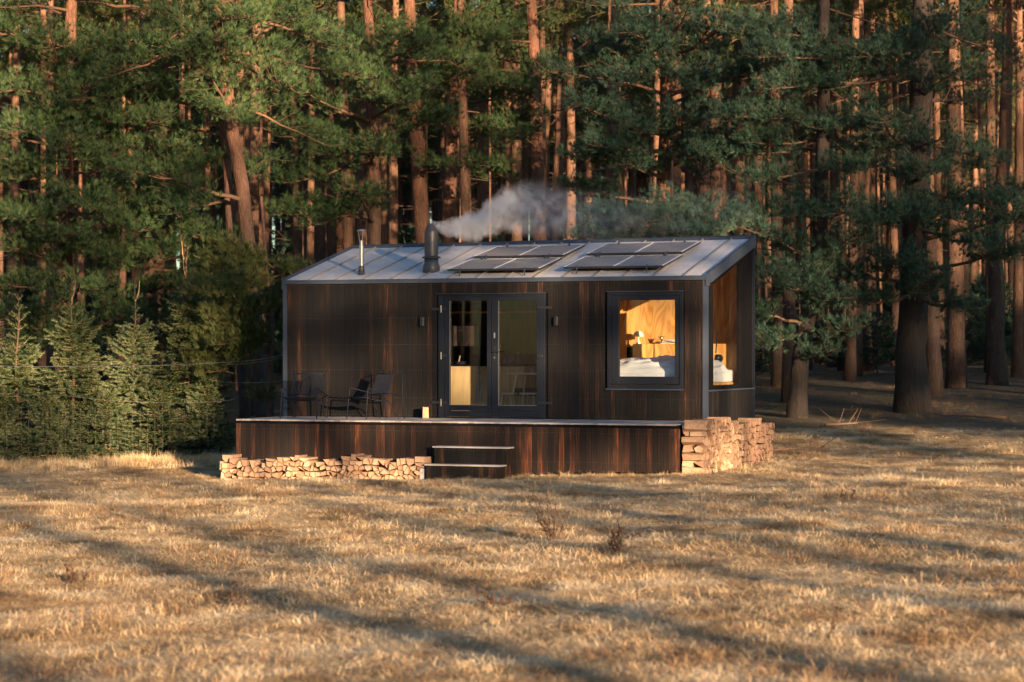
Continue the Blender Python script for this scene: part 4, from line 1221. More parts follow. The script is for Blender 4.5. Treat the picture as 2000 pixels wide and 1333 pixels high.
# ------------------------------------------------------------------ smoke
def smoke():
    top = cab(cu, cv, topz)
    m = NT('chimney_smoke'); m.t.nodes.remove(m.b)
    tc = m.obj(); sp = m.n('SeparateXYZ'); m.l(tc, sp.inputs[0])
    x, y, z = sp.outputs
    A = lambda *a: m.math('ADD', *a); Mu = lambda *a: m.math('MULTIPLY', *a)
    # centre line: dips slightly, then climbs
    zc = m.n('FloatCurve'); cvx = zc.mapping.curves[0]
    cvx.points[0].location = (0, .5); cvx.points[1].location = (1, .62)
    for px_, py_ in ((.07, .46), (.14, .47), (.21, .53), (.29, .63), (.36, .67), (.5, .60), (.75, .57)): cvx.points.new(px_, py_)
    zc.mapping.update()
    xn = Mu(x, 1 / 4.8); m.l(xn, zc.inputs['Value'])
    zz = Mu(A(zc.outputs[0], -.5), 2.0)
    wob = m.noise(m.mapv(tc, (2.2, 2.2, 2.2)), 1, 4, .6, .8, 1)
    wv = m.n('SeparateXYZ'); m.l(wob, wv.inputs[0])
    dz = A(m.math('SUBTRACT', z, zz), Mu(A(wv.outputs[2], -.5), m.math('MINIMUM', Mu(x, .9), .55)))
    dy = A(y, Mu(A(wv.outputs[1], -.5), .5))
    rad = A(.065, m.math('MINIMUM', Mu(x, .28), .50))
    d = m.math('DIVIDE', m.math('SQRT', A(Mu(dz, dz), Mu(dy, dy))), rad)
    core = m.math('MAXIMUM', m.math('SUBTRACT', 1.0, d), 0.0)
    nz = m.noise(m.mapv(tc, (3.4, 3.4, 3.4)), 1, 6, .62, 1.2)
    puff = m.math('MAXIMUM', Mu(A(nz, -.455), 7.0), 0.0)
    fade = m.math('POWER', 2.718, Mu(x, -1.35))
    den = Mu(A(Mu(Mu(core, puff), A(Mu(fade, 34.0), .13)), Mu(Mu(core, m.math('POWER', 2.718, Mu(x, -2.2))), 36.0)), m.math('GREATER_THAN', x, 0.0))
    vol = m.n('VolumePrincipled'); vol.inputs['Color'].default_value = (.95, .97, 1.0, 1); vol.inputs['Anisotropy'].default_value = .0
    m.l(den, vol.inputs['Density']); m.l(vol.outputs[0], m.out.inputs['Volume'])
    mb = MB(); mb.box(-.02, 6.0, -.75, .75, -.45, 1.15)
    o = mb.build('smoke', m.mat, None, top + Vector((-.02, 0, .0)), (0, 0, R(6)))
    tag(o, 'pale blue wood smoke drifting right from the thick chimney', kind='stuff')
smoke()
# ------------------------------------------------------------------ pines of the forest edge
UPV = np.array([0, 0, 1.0])
def w_at(px, py, Y): p = world_at(px, py, Y); return np.array([p.x, p.y, p.z])
def at_height(path, z):
    for a, b in zip(path, path[1:]):
        if a[2] <= z <= b[2]: t = (z - a[2]) / (b[2] - a[2] + 1e-9); return np.array(a) * (1 - t) + np.array(b) * t
    return np.array(path[-1]) if z > path[-1][2] else np.array(path[0])

def edge_pine(seed, Y, pts, wpx, label, name='pine_tree', pads=(), rnd=(0, 3, 12, 1.5, 3.5), mat='bark', nmat='needle', top=17.0, sector=None, snags=0, group='pines along the forest edge', size=.14, k=17, dens=.83, padL=1.6, dead=0, cat='tree'):
    """pts: trunk course in photograph pixels from the ground up; pads: (px, py, dY, scale) foliage pads; rnd: count, z0, z1, length range"""
    rg = np.random.default_rng(seed)
    p0 = w_at(*pts[0], Y)
    gzv = float(ground_z(p0[0], Y))
    raw = [w_at(px, py, Y) for px, py in pts]
    raw = [p for p in raw if p[2] > gzv + .4]
    path = [np.array([p0[0], Y, gzv - .15])] + raw
    d = path[-1] - path[-2]; d = d / np.linalg.norm(d)
    while path[-1][2] < top: path.append(path[-1] + (d * .6 + UPV * .4) * 1.4 + rg.normal(0, .05, 3))
    fine = []
    for a, b in zip(path, path[1:]):
        m = max(1, int(np.linalg.norm(b - a) / .7))
        for i in range(m): fine.append(a + (b - a) * i / m + (rg.normal(0, .012, 3) if fine else 0))
    fine.append(path[-1])
    base = Vector(fine[0]) + Vector((0, 0, .15))
    loc = np.array(base)
    F = [p - loc for p in fine]
    r = wpx / 2 / F_PX * Y
    root = empty(name, base); tag(root, label, cat, group)
    add('trunk', trunk_mesh('trunk', F, r * 1.12, r * .42, M[mat], rg, wob=.06), root)
    wood, tp, td = [], [], []
    for px, py, dY, sc in pads:
        tgt = w_at(px, py, Y + dY) - loc
        z = max(.8, tgt[2] - rg.uniform(-.5, .5) * sc)
        q = at_height(F, z); dv = tgt - q
        az = math.atan2(dv[1], dv[0]); hl = math.hypot(dv[0], dv[1]); Lb = hl + .55 * padL * sc
        lift = (tgt[2] - z) / max(hl, .3)
        bough(rg, q, az, max(Lb, .7), lift * 1.0, 0.0, wood, tp, td, dens * 1.15, start=max(.12, 1 - padL * sc * 1.15 / Lb))
    n, z0, z1, l0, l1 = rnd
    for i in range(n):
        z = z0 + (z1 - z0) * (i + rg.random()) / n
        az = rg.uniform(*(sector or (0, 6.283)))
        t = (z - z0) / (z1 - z0 + .01)
        bough(rg, at_height(F, z), az, rg.uniform(l0, l1) * (1 - .35 * t), rg.uniform(-.15, .35), rg.uniform(-.15, .1), wood, tp, td, dens * .85, start=rg.uniform(.25, .5))
    for i in range(dead):
        z = rg.uniform(z0 * .5 + 1, z1); az = rg.uniform(0, 6.28); q = at_height(F, z); Lb = rg.uniform(.5, 2.4)
        pt = [q]; dd = np.array([math.cos(az), math.sin(az), rg.uniform(-.25, .3)])
        for s in range(4): dd = dd + rg.normal(0, .22, 3); pt.append(pt[-1] + dd / np.linalg.norm(dd) * Lb / 4)
        wood.append((pt, .016 + .006 * Lb, .005))
        for s in range(2): wood.append(([pt[2 + s], pt[2 + s] + rg.normal(0, .3, 3)], .008, .003))
    add('crown', crown_mesh('crown', tp, td, rg, M[nmat], size, k, wood=wood, wmat=M['twig_orange'] if mat != 'bark_dark' else M['twig']), root)
    return root

edge_pine(1, 51.5, [(515, 805), (510, 720), (495, 560), (482, 470), (470, 360), (455, 260), (437, 130), (425, 0)], 29, 'reddish leaning pine left of the cabin, stouter of two close trunks',
          pads=[(470, 235, -1.5, 1.0), (400, 160, -1.2, 1.3), (520, 150, -1, 1.2), (560, 60, -.8, 1.4), (470, 40, -1.5, 1.4), (380, 40, -.6, 1.3), (330, 350, -1.6, 1.0), (560, 250, .5, 1.1), (440, 90, -2, 1.0), (600, 130, 0, 1.3), (300, 120, -1, 1.4)], rnd=(16, 7.5, 15, 1.6, 3.4), dead=5)
edge_pine(2, 52.0, [(478, 800), (470, 690), (455, 560), (450, 470), (445, 360), (437, 250), (432, 140), (436, 0)], 19, 'slimmer grey pine trunk close beside the reddish leaning pine',
          pads=[(370, 410, -1.6, .8), (500, 330, 1, 1.0), (350, 250, .6, 1.3), (520, 100, 1.2, 1.2)], rnd=(10, 8, 15, 1.4, 3.0), dead=4)
edge_pine(3, 53.0, [(120, 800), (128, 500), (135, 250), (140, 0)], 34, 'dense green pine filling the left edge above the spruces',
          pads=[(90, 430, -2, 1.1), (160, 400, -2.4, 1.3), (60, 500, -1.2, 1.1), (230, 440, -2, 1.2), (60, 180, -1, 1.2), (160, 200, -2, 1.3), (110, 300, -2.2, 1.3), (200, 320, -1.6, 1.2), (40, 350, -1.2, 1.0), (70, 250, -1.6, 1.1), (220, 100, -1.6, 1.4), (40, 90, -1, 1.1), (130, 470, -2.2, 1.1), (250, 240, -1.6, 1.3), (190, 500, -1.6, 1.0), (20, 430, -1.6, 1.0), (110, 110, -1.4, 1.3), (60, 560, -1.4, 1.1), (150, 565, -1.6, 1.1), (110, 620, -1.2, 1.0), (30, 630, -1, 1.0), (190, 630, -1.2, 1.0), (80, 680, -1, .9)],
          rnd=(24, 5.5, 15, 1.8, 3.4), nmat='needle', dead=3)
edge_pine(4, 54.0, [(285, 800), (290, 500), (280, 250), (282, 0)], 30, 'dense green pine behind the tallest young spruce',
          pads=[(330, 300, -1.6, 1.2), (250, 370, -2, 1.2), (380, 330, -1.5, 1.1), (300, 420, -2.2, 1.2), (210, 260, -1.6, 1.3), (370, 210, -1.8, 1.3), (280, 180, -2, 1.4), (300, 490, -1.8, 1.1), (240, 520, -1.4, 1.1), (390, 460, -1.2, 1.0), (330, 560, -1.0, 1.0), (350, 120, -1.6, 1.4), (200, 170, -1.0, 1.2), (330, 390, -2.0, 1.0), (400, 540, -.8, .9), (240, 590, -1.4, 1.0), (300, 620, -1.2, 1.0), (380, 620, -1.0, 1.0), (260, 670, -1, .9), (350, 680, -.8, .9), (420, 480, -1, 1.0)],
          rnd=(22, 6, 15, 1.8, 3.4), dead=6)
edge_pine(5, 47.4, [(528, 805), (530, 640), (527, 580), (522, 520)], 13, 'small yellow green pine against the left end of the cabin', pads=[(500, 520, -.4, .9), (460, 525, -.2, .8), (545, 530, 0, .7), (450, 585, -.5, .9), (505, 600, -.5, .8), (470, 640, -.4, .9), (515, 655, -.3, .6), (440, 640, 0, .8), (490, 690, -.3, .6), (430, 560, .1, .8), (540, 580, .3, .6), (470, 565, -.6, .8), (430, 690, .1, .7), (455, 670, -.4, .7), (480, 500, -.3, .8), (440, 720, 0, .6)],
          rnd=(8, 1.0, 3.6, .6, 1.3), top=3.9, group='young pines', padL=1.3, nmat='needle_warm', dens=1.1)
edge_pine(6, 57, [(738, 800), (735, 600), (730, 480), (727, 240), (718, 0)], 29, 'orange barked pine rising right behind the slim vent pipe',
          pads=[(640, 195, -1.6, 1.1), (700, 150, -2, 1.2), (760, 200, -2.2, 1.2), (660, 300, -1.8, 1.2), (730, 300, -2.2, 1.1), (610, 345, -1.6, 1.1), (800, 190, -1.8, 1.1), (590, 420, -1.4, 1.1), (700, 390, -2, 1.0), (640, 430, -1.8, 1.0), (830, 240, -1.6, 1.0), (680, 80, -1.6, 1.3), (780, 100, -1.4, 1.3), (600, 270, -1.2, 1.1), (580, 190, -.8, 1.2)], rnd=(10, 7, 15, 1.6, 3.2), dead=6)
edge_pine(7, 60, [(845, 800), (838, 600), (825, 430), (812, 250), (800, 0)], 34, 'stout brown pine rising directly behind the thick chimney',
          pads=[(860, 120, -2, 1.3), (900, 150, -1.6, 1.3), (880, 60, -1, 1.4), (760, 60, -1, 1.2), (930, 80, -1.5, 1.3), (850, 330, -1, .8)], rnd=(10, 8, 15, 1.8, 3.4), dead=7)
edge_pine(8, 62, [(870, 800), (872, 600), (880, 300), (888, 150), (897, 0)], 29, 'straight brown pine just right of the thick chimney',
          pads=[(960, 190, -2, 1.3), (1000, 120, -1.5, 1.3), (930, 260, -1.5, 1.0), (990, 240, -1, 1.1), (1000, 40, -1, 1.4)], rnd=(10, 8, 16, 1.8, 3.4), dead=7)
edge_pine(9, 60, [(1056, 800), (1054, 600), (1050, 350), (1045, 150), (1038, 0)], 31, 'stout grey brown pine behind the middle of the cabin roof',
          pads=[(990, 170, -1.8, 1.2), (1010, 270, -1.6, 1.1), (960, 60, -1, 1.3), (980, 330, -1.6, .9)], rnd=(9, 8, 15, 1.8, 3.2), dead=8)
edge_pine(10, 71, [(1066, 800), (1060, 420), (1058, 300), (1066, 220), (1080, 80), (1092, -20)], 24, 'curving pine with pale sunlit bark, left of a close pair', mat='bark_deep', rnd=(10, 11, 17, 1.6, 3), top=20, dead=3, nmat='needle_warm')
edge_pine(11, 72, [(1084, 800), (1088, 420), (1094, 220), (1104, -20)], 23, 'straight pine with pale sunlit bark, right of a close pair', mat='bark_deep', rnd=(10, 11, 17, 1.6, 3), top=20, dead=4, nmat='needle_warm')
edge_pine(12, 57, [(1290, 800), (1295, 420), (1300, 230), (1300, 0)], 33, 'broad dark pine whose boughs hang over the right solar panels', nmat='needle_dark', mat='bark',
          pads=[(1250, 80, -2.4, 1.3), (1380, 70, -2, 1.4), (1200, 220, -2.4, 1.2), (1260, 260, -2.4, 1.2), (1440, 140, -1.8, 1.4), (1350, 160, -2.2, 1.4), (1180, 310, -1.8, 1.1), (1310, 240, -2, 1.2), (1230, 150, -2, 1.4), (1420, 230, -1.6, 1.3), (1340, 300, -1.8, 1.0), (1490, 90, -1, 1.4), (1190, 110, -1.2, 1.2), (1250, 330, -1.6, 1.0), (1330, 30, -1.6, 1.4), (1390, 290, -1.4, 1.0), (1160, 380, -1.2, .9), (1210, 290, -2.6, 1.0)], rnd=(14, 6, 15, 1.8, 3.4), dead=10)
edge_pine(13, 66, [(1402, 800), (1400, 430), (1396, 330), (1397, 200), (1402, 0)], 27, 'sunlit pine with two broken branch stubs behind the solar panels', mat='bark_deep', rnd=(10, 9.5, 16, 1.8, 3.2), top=19, dead=5, nmat='needle_warm')
edge_pine(14, 55, [(1783, 800), (1780, 690), (1786, 560), (1790, 400), (1797, 200), (1803, 0)], 56, 'huge old dark pine, thickest trunk, on the slope right of the cabin', mat='bark_dark', nmat='needle_dark', name='pine_tree',
          pads=[(1530, 120, -2.4, 1.4), (1620, 160, -2, 1.4), (1490, 230, -2, 1.3), (1690, 330, -2, 1.2), (1600, 420, -2.2, 1.2), (1740, 260, -2.4, 1.3), (1560, 60, -1.6, 1.4), (1700, 120, -2, 1.4), (1650, 250, -1.8, 1.0), (1880, 300, -1, 1.2), (1850, 420, -2.2, 1.2), (1920, 400, -2, 1.3), (1980, 430, -1.4, 1.3), (1720, 440, -2.6, 1.2), (1640, 540, -1.8, 1.1), (1760, 520, -2.4, 1.1), (1850, 160, -1, 1.3), (1900, 90, 0, 1.3), (1700, 590, -1.6, .9), (1830, 560, -2.2, 1.0), (1880, 480, -2.2, 1.1), (1940, 500, -1.8, 1.1), (1530, 280, -1.4, 1.0), (1760, 100, -2, 1.3), (1800, 340, -2.4, 1.2), (1860, 600, -1.4, .8), (1440, 300, -1, 1.0), (1560, 170, -2.2, 1.3), (1780, 430, -2.4, 1.2)], rnd=(16, 6, 15, 2.0, 4.2), dead=14, dens=.82)
edge_pine(15, 53.5, [(1556, 800), (1562, 700), (1580, 600), (1600, 480), (1606, 300), (1610, 0)], 32, 'dark pine just past the cabin corner with low spreading boughs', mat='bark_dark', nmat='needle_dark',
          pads=[(1520, 540, -1.8, .9), (1500, 610, -1.4, .8), (1570, 570, -1.8, .9), (1630, 590, -1.8, .9), (1505, 670, -1.2, .7), (1650, 650, -1.4, .7), (1540, 480, -1.2, .9), (1500, 420, -1, .9), (1600, 690, -1, .6), (1660, 480, -1.2, .9), (1510, 350, -.8, .9)], rnd=(7, 5, 13, 1.6, 3), dead=14, top=15)
edge_pine(16, 65, [(1948, 745), (1944, 500), (1962, 300), (1968, 100), (1970, 0)], 32, 'tall straight pine standing against the right border of the forest', mat='bark', nmat='needle_dark', rnd=(10, 9, 16, 1.8, 3.2), top=18, dead=6, pads=[(1990, 380, -1.5, 1.0), (1900, 330, -1, 1.0)])
edge_pine(17, 50.5, [(1320, 830), (1318, 640), (1316, 520), (1312, 440)], 12, 'young pine looking blue through the smoke above the right solar panels', nmat='needle_smoke_blue', top=5.1, group='young pines', padL=1.2,
          pads=[(1190, 430, -.4, .8), (1230, 420, -.6, .9), (1280, 430, -.8, .9), (1340, 425, -.8, .9), (1400, 440, -.6, .9), (1440, 445, -.2, .8), (1250, 450, -.8, .9), (1320, 460, -1, .9), (1380, 465, -.8, .9), (1210, 460, -.4, .8), (1300, 408, -.4, .7), (1360, 412, -.3, .7), (1170, 460, 0, .7)], rnd=(8, 3.4, 4.9, .7, 1.5))

# ------------------------------------------------------------------ tall pines deep in the forest: a few grown once, copied
def tall_variant(seed, h=21.0, cs=11.0, lean=.25):
    rg = np.random.default_rng(seed)
    n = 16
    ph, am = rg.uniform(0, 6.28, 2), rg.uniform(.05, lean, 2)
    F = [np.array([am[0] * (math.sin(ph[0] + 3 * i / n) - math.sin(ph[0])), am[1] * (math.sin(ph[1] + 2.4 * i / n) - math.sin(ph[1])), h * i / (n - 1) - .15]) for i in range(n)]
    tm = trunk_mesh('trunk', F, .205, .06, M['bark_deep'], rg, n=9, flare=.3)
    wood, tp, td = [], [], []
    for i in range(30):
        z = cs + (h - cs - .3) * (i + rg.random()) / 30; t = (z - cs) / (h - cs)
        bough(rg, at_height(F, z), rg.uniform(0, 6.283), rg.uniform(1.2, 2.9) * (1.05 - .6 * t), rg.uniform(-.1, .5), rg.uniform(-.1, .1), wood, tp, td, .62, start=rg.uniform(.25, .5))
    for i in range(16):
        z = rg.uniform(3.0, cs + 2); az = rg.uniform(0, 6.28); Lb = rg.uniform(.25, 1.7); q = at_height(F, z)
        d = np.array([math.cos(az), math.sin(az), rg.uniform(-.35, .25)]); m1 = q + d * Lb * .5 + rg.normal(0, .05, 3)
        wood.append(([q, m1, m1 + (d + rg.normal(0, .3, 3)) * Lb * .5], .016, .004))
    cm = crown_mesh('crown', tp, td, rg, M['needle_warm'], .18, 10, .009, wood=wood, wmat=M['twig_orange'], wn=4)
    return tm, cm
VAR = [tall_variant(60 + i, h, cs, ln) for i, (h, cs, ln) in enumerate(((21, 11, .2), (22.5, 12.5, .35), (19.5, 9.5, .25), (21.5, 13, .5), (20, 10.5, .15), (23, 12, .3)))]
def zone(px, Y):
    d = 'deep in the forest' if Y > 84 else 'in the near rows of the forest'
    for lim, txt in ((150, 'at the left border'), (420, 'behind the dense pines above the spruces'), (560, 'behind the reddish leaning pine'), (700, 'above the left end of the cabin roof'), (800, 'behind the slim vent pipe'), (930, 'behind the thick chimney'), (1060, 'above the left solar panels'), (1160, 'between the two solar panel pairs'), (1300, 'above the right solar panels'), (1480, 'above the right corner of the cabin'), (1600, 'just past the cabin corner'), (1740, 'left of the huge dark pine'), (1860, 'right behind the huge dark pine'), (1950, 'right of the huge dark pine')):
        if px < lim: return d, txt
    return d, 'at the right border'
rgt = np.random.default_rng(77)
spots = []
tries = 0
while len(spots) < 215 and tries < 20000:
    tries += 1
    y = 58 + 64 * rgt.random() ** .85; x = rgt.uniform(-1, 1) * (.2155 * y + .8)
    gap = 2.3 if y < 75 else 2.0
    if any((x - a) ** 2 + (y - b) ** 2 < gap ** 2 for a, b in spots): continue
    spots.append((x, y))
for i in range(46):                          # the forest goes on past the right edge, where the side pane mirrors it
    y = rgt.uniform(52, 95); spots.append((rgt.uniform(.2155 * y + 1.5, .2155 * y + 18), y))
for x, y in spots:
    v = VAR[rgt.integers(len(VAR))]
    d, t = zone(1000 + x / y * F_PX, y)
    if y < 84: lab = f'slender near row pine {t}'
    else: lab = f'thin far pine {t}'
    o = empty('pine_tree', (x, y, float(ground_z(x, y))), rgt.uniform(0, 6.28))
    s = rgt.uniform(.78, 1.12) * (1.0 if y > 70 else .95); o.scale = (s * rgt.uniform(.75, 1.2),) * 2 + (s,)
    tag(o, lab, 'tree', f'pines {d} {t}')
    for nm, me in zip(('trunk', 'crown'), v): add(nm, me, o)

# far wood closing the view, and the wood behind the viewer that throws the long shadows: masses nobody would count
wood_col = bpy.data.collections.new('wood_sources')
for i, v in enumerate(VAR):
    c = bpy.data.collections.new(f'tall_pine_{i}'); wood_col.children.link(c)
    for nm, me in zip(('trunk', 'crown'), v): c.objects.link(bpy.data.objects.new(nm, me))
# undergrowth variant: low bushy young pine
rgu = np.random.default_rng(5)
wd, tp, td = [], [], []
for i in range(26):
    z = .2 + 2.6 * i / 26
    bough(rgu, np.array([0, 0, z]), rgu.uniform(0, 6.28), 1.5 * (1.1 - i / 30), .3, .1, wd, tp, td, .6)
wd.append(([np.array([0, 0, -.1]), np.array([0.05, 0, 1.5]), np.array([0, 0, 3.1])], .05, .01))
c = bpy.data.collections.new('young_pine'); 
c.objects.link(bpy.data.objects.new('crown', crown_mesh('crown', tp, td, rgu, M['needle_dark'], .17, 10, .009, wood=wd, wmat=M['twig'], wn=4)))
young_col = bpy.data.collections.new('young_sources'); young_col.children.link(c)

n = 900
y = rgt.uniform(124, 230, n); x = rgt.uniform(-1, 1, n) * (.2155 * y + 12)
xs_ = rgt.uniform(50, 124, 110); x = np.concatenate([x, -(.2155 * xs_ + 2.5) - rgt.uniform(0, 17, 110)]); y = np.concatenate([y, xs_]); n = len(x)   # it also carries on past the left edge
S = rgt.uniform(.85, 1.15, n)
scatter('far_forest', np.stack([x, y, ground_z(x, y)], 1), np.stack([x * 0, x * 0, rgt.uniform(0, 6.28, n)], 1), np.stack([S, S, S], 1), rgt.integers(0, len(VAR), n), wood_col, 'far pine wood closing the view behind the trunks')
n = 700
y = 66 + 150 * rgt.random(n) ** .8; x = rgt.uniform(-1, 1, n) * (.2155 * y + 3)
S = rgt.uniform(.4, 1.2, n) * np.clip(y / 95, .7, 1.7)
ye = np.array([98, 120, 150, 175, 98, 125, 150, 98, 130.]); xe = ye * np.array([-.0995, -.1005, -.099, -.100, -.0335, -.0345, -.0325, -.0185, -.0195]); x, y, S = np.concatenate([x, xe]), np.concatenate([y, ye]), np.concatenate([S, np.full(9, 1.9)]); n = len(x)
scatter('undergrowth', np.stack([x, y, ground_z(x, y)], 1), np.stack([x * 0, x * 0, rgt.uniform(0, 6.28, n)], 1), np.stack([S * 1.2, S * 1.2, S], 1), np.zeros(n), young_col, 'low dark undergrowth between the trunks far back')

# (a, s): place across and along the light; some are read off the meadow streaks, others added to shade cabin and forest
cA, sA = math.cos(SUN_AZ), math.sin(SUN_AZ)
SHADE = [(6.4, -42, 1.0, 0), (7.9, -48, .95, 1), (13.55, -40, 1.0, 1), (19.7, -46, 1.15, 3), (3.0, -50, 1.05, 1), (10.3, -52, 1.0, 0), (11.9, -46, 1.1, 3), (15.2, -45, 1.0, 3), (17.3, -48, 1.0, 0), (16.4, -62, 1.0, 4), (22.8, -50, 1.0, 0), (21.6, -43, 1.1, 3), (1.2, -45, 1.0, 0), (14.5, -55, 1.0, 4), (17.8, -58, 1.1, 1), (20.8, -60, 1.2, 3)]
rgs = np.random.default_rng(404)
SHADE_LOW = [(24.5, -60, 1.0, 2), (27.2, -62, 1.05, 2), (29.6, -58, 1.0, 2), (32.4, -63, 1.05, 2), (35, -60, 1.0, 2), (38, -62, 1.0, 2), (41, -58, 1.0, 2)]
for a in np.arange(-14, 0, 3.2): SHADE.append((a + rgs.normal(0, .5), -44 + rgs.normal(0, 4), rgs.uniform(.9, 1.1), rgs.integers(6)))
for a in np.arange(25, 76, 2.7): SHADE.append((a + rgs.normal(0, .6), -44 + rgs.normal(0, 5), rgs.uniform(.9, 1.1), rgs.integers(6)))
for a in np.arange(24, 78, 4.4): SHADE.append((a + rgs.normal(0, 1.0), -78 + rgs.normal(0, 8), rgs.uniform(.95, 1.15), rgs.integers(6)))
for a in np.arange(26, 78, 5.2): SHADE.append((a + rgs.normal(0, 1.2), -108 + rgs.normal(0, 9), rgs.uniform(1.0, 1.2), rgs.integers(6)))
for a in np.arange(22, 80, 3.3): SHADE_LOW.append((a + rgs.normal(0, .7), -64 + rgs.normal(0, 5), rgs.uniform(1.02, 1.15), rgs.integers(6)))
SHADE += SHADE_LOW
nb_ = 150                                     # the wood carries on along the left side of the meadow, mirrored in the door glass
for i in range(nb_):
    an, ds = rgs.uniform(R(186), R(262)), rgs.uniform(70, 125); X, Yb = -4 + ds * math.cos(an), 44 + ds * math.sin(an)
    SHADE.append((X * math.cos(SUN_AZ) + Yb * math.sin(SUN_AZ), -X * math.sin(SUN_AZ) + Yb * math.cos(SUN_AZ), rgs.uniform(.9, 1.2), rgs.integers(6)))
SHADE = [q for q in SHADE if not (-13 < q[0] < 26 and q[1] < -62)]
P = np.array([[a * cA - s * sA, a * sA + s * cA, -.25] for a, s, _, _ in SHADE])
S = np.array([[k * (1.5 if i in (0, 1, 2, 5) else 1.25), k * (1.5 if i in (0, 1, 2, 5) else 1.25), k * (.98 if i < 16 else 1.2 if a > 20 else 1.0)] for i, (a, _, k, _) in enumerate(SHADE)])
n = len(SHADE)
scatter('forest', P, np.stack([np.zeros(n), np.zeros(n), rgt.uniform(0, 6.28, n)], 1), S, np.array([q[3] for q in SHADE]), wood_col, 'pine wood on the opposite side of the meadow throwing long shadows')

# ------------------------------------------------------------------ young spruces behind the wire fence
def spruce(seed, px, Y, ptop, label, wide=1.0, bare=.30, tops=1):
    rg = np.random.default_rng(seed)
    p = on_ground(px, Y); H = (CAM_Z - (ptop - YH) / F_PX * Y) - p.z
    root = empty('spruce_tree', p, rg.uniform(0, 6.28)); tag(root, label, 'tree', 'young spruces behind the wire fence')
    stem = [np.array([.03 * math.sin(i * .9 + seed), .03 * math.cos(i * .7), H * i / 11 - .05]) for i in range(12)]
    add('trunk', trunk_mesh('trunk', stem, .040, .007, M['twig'], rg, n=7, flare=.2), root)
    wood, NP, ND, NS_, NTn = [], [], [], [], []
    def fuzz(a, b, ln, step, tip):
        m = max(2, int(np.linalg.norm(b - a) / step))
        d = (b - a) / (np.linalg.norm(b - a) + 1e-9)
        for i in range(m):
            t = (i + rg.random()) / m; NP.append(a + (b - a) * t); ND.append(d * .9); NS_.append(ln * (1.1 - .3 * t)); NTn.append(min(1, max(0, tip * t + rg.normal(0, .1))))
    z = .08
    while z < H - .12:
        t = z / H
        Lb = wide * (.92 * (1 - t) ** 1.15 + .10) * rg.uniform(.85, 1.15)
        if t > 1 - bare: Lb *= .75
        nb = int(rg.integers(5, 8)) if t < 1 - bare else int(rg.integers(3, 6))
        a0 = rg.uniform(0, 6.28)
        for k in range(nb):
            az = a0 + 6.283 * k / nb + rg.normal(0, .2)
            el = -.15 + 1.15 * t ** 1.6 + rg.normal(0, .1)
            ll = Lb * rg.uniform(.6, 1.28)
            q = at_height(stem, z); dh = np.array([math.cos(az), math.sin(az), 0]); d = dh * math.cos(el) + UPV * math.sin(el)
            pts = [q, q + d * ll * .55 + UPV * -.03 * ll, q + d * ll + UPV * .10 * ll]
            wood.append((pts, .004 + .006 * ll, .0025))
            dens = .020 if t < 1 - bare else .030
            for a, b in zip(pts, pts[1:]): fuzz(a, b, .046, dens * .8, .5)
            sdv = np.array([-dh[1], dh[0], 0])
            m = int(ll / .045) if t < 1 - bare else int(ll / .13)
            for j in range(m):
                f = .22 + .78 * (j + rg.random()) / max(m, 1)
                o = pts[0] + (pts[1] - pts[0]) * min(1, f / .55) + (pts[2] - pts[1]) * max(0, (f - .55) / .45)
                sg_ = 1 if j % 2 else -1
                dd = d * .75 + sdv * sg_ * rg.uniform(.4, .9) + UPV * rg.uniform(-.35, .25)
                dd = dd / np.linalg.norm(dd); s2 = (.10 + .24 * (1 - f) * ll + .05) * rg.uniform(.7, 1.2)
                wood.append(([o, o + dd * s2], .004, .002)); fuzz(o, o + dd * s2, .044, dens, .75)
        z += rg.uniform(.085, .125) if t < 1 - bare else rg.uniform(.16, .24)
    for j in range(tops):                    # bare leaders at the very top
        a = rg.uniform(0, 6.28); q = at_height(stem, H * rg.uniform(.80, .9)); e = q + np.array([.10 * math.cos(a), .10 * math.sin(a), .42 * rg.uniform(.7, 1.2)])
        wood.append(([q, (q + e) / 2 + np.array([.03 * math.cos(a), .03 * math.sin(a), -.03]), e], .018, .008))
    Pn, Dn = np.array(NP), np.array(ND)
    V, T, _ = tufts(Pn, Dn, np.array(NS_), 5, rg, .0062, .8, .10)
    tint = np.clip(np.repeat(np.repeat(np.array(NTn), 5), 3) + rg.normal(0, .06, len(V)), 0, 1)
    add('crown', crown_of('crown', V, T, tint, M['spruce'], wood, M['dead_twig'], 4), root)
    return root
spruce(301, 368, 48.2, 472, 'tallest young spruce with a forked bare top, nearest the cabin', 1.0, .30, 3)
spruce(302, 262, 48.4, 553, 'slim young spruce between the tallest and the one with long leader', .92, .30, 1)
spruce(303, 142, 48.0, 535, 'young spruce with a long straight leader and upswept branches', 1.05, .30, 2)
spruce(304, 34, 48.4, 568, 'young spruce with a thin bare spike at the left border', 1.02, .36, 1)
spruce(305, 205, 47.6, 765, 'low bushy spruce filling the gap between two taller spruces', 1.0, .12, 0)
spruce(306, 310, 47.5, 770, 'low bushy spruce in front of the tallest spruce', .95, .12, 0)
spruce(307, 92, 47.5, 775, 'low bushy spruce between the two leftmost spruce tops', 1.0, .12, 0)
spruce(308, 402, 47.9, 740, 'low spruce beside the tallest one at the end of the row', .8, .15, 0)
spruce(309, -25, 47.8, 720, 'low spruce cut by the left border of the picture', 1.0, .12, 0)

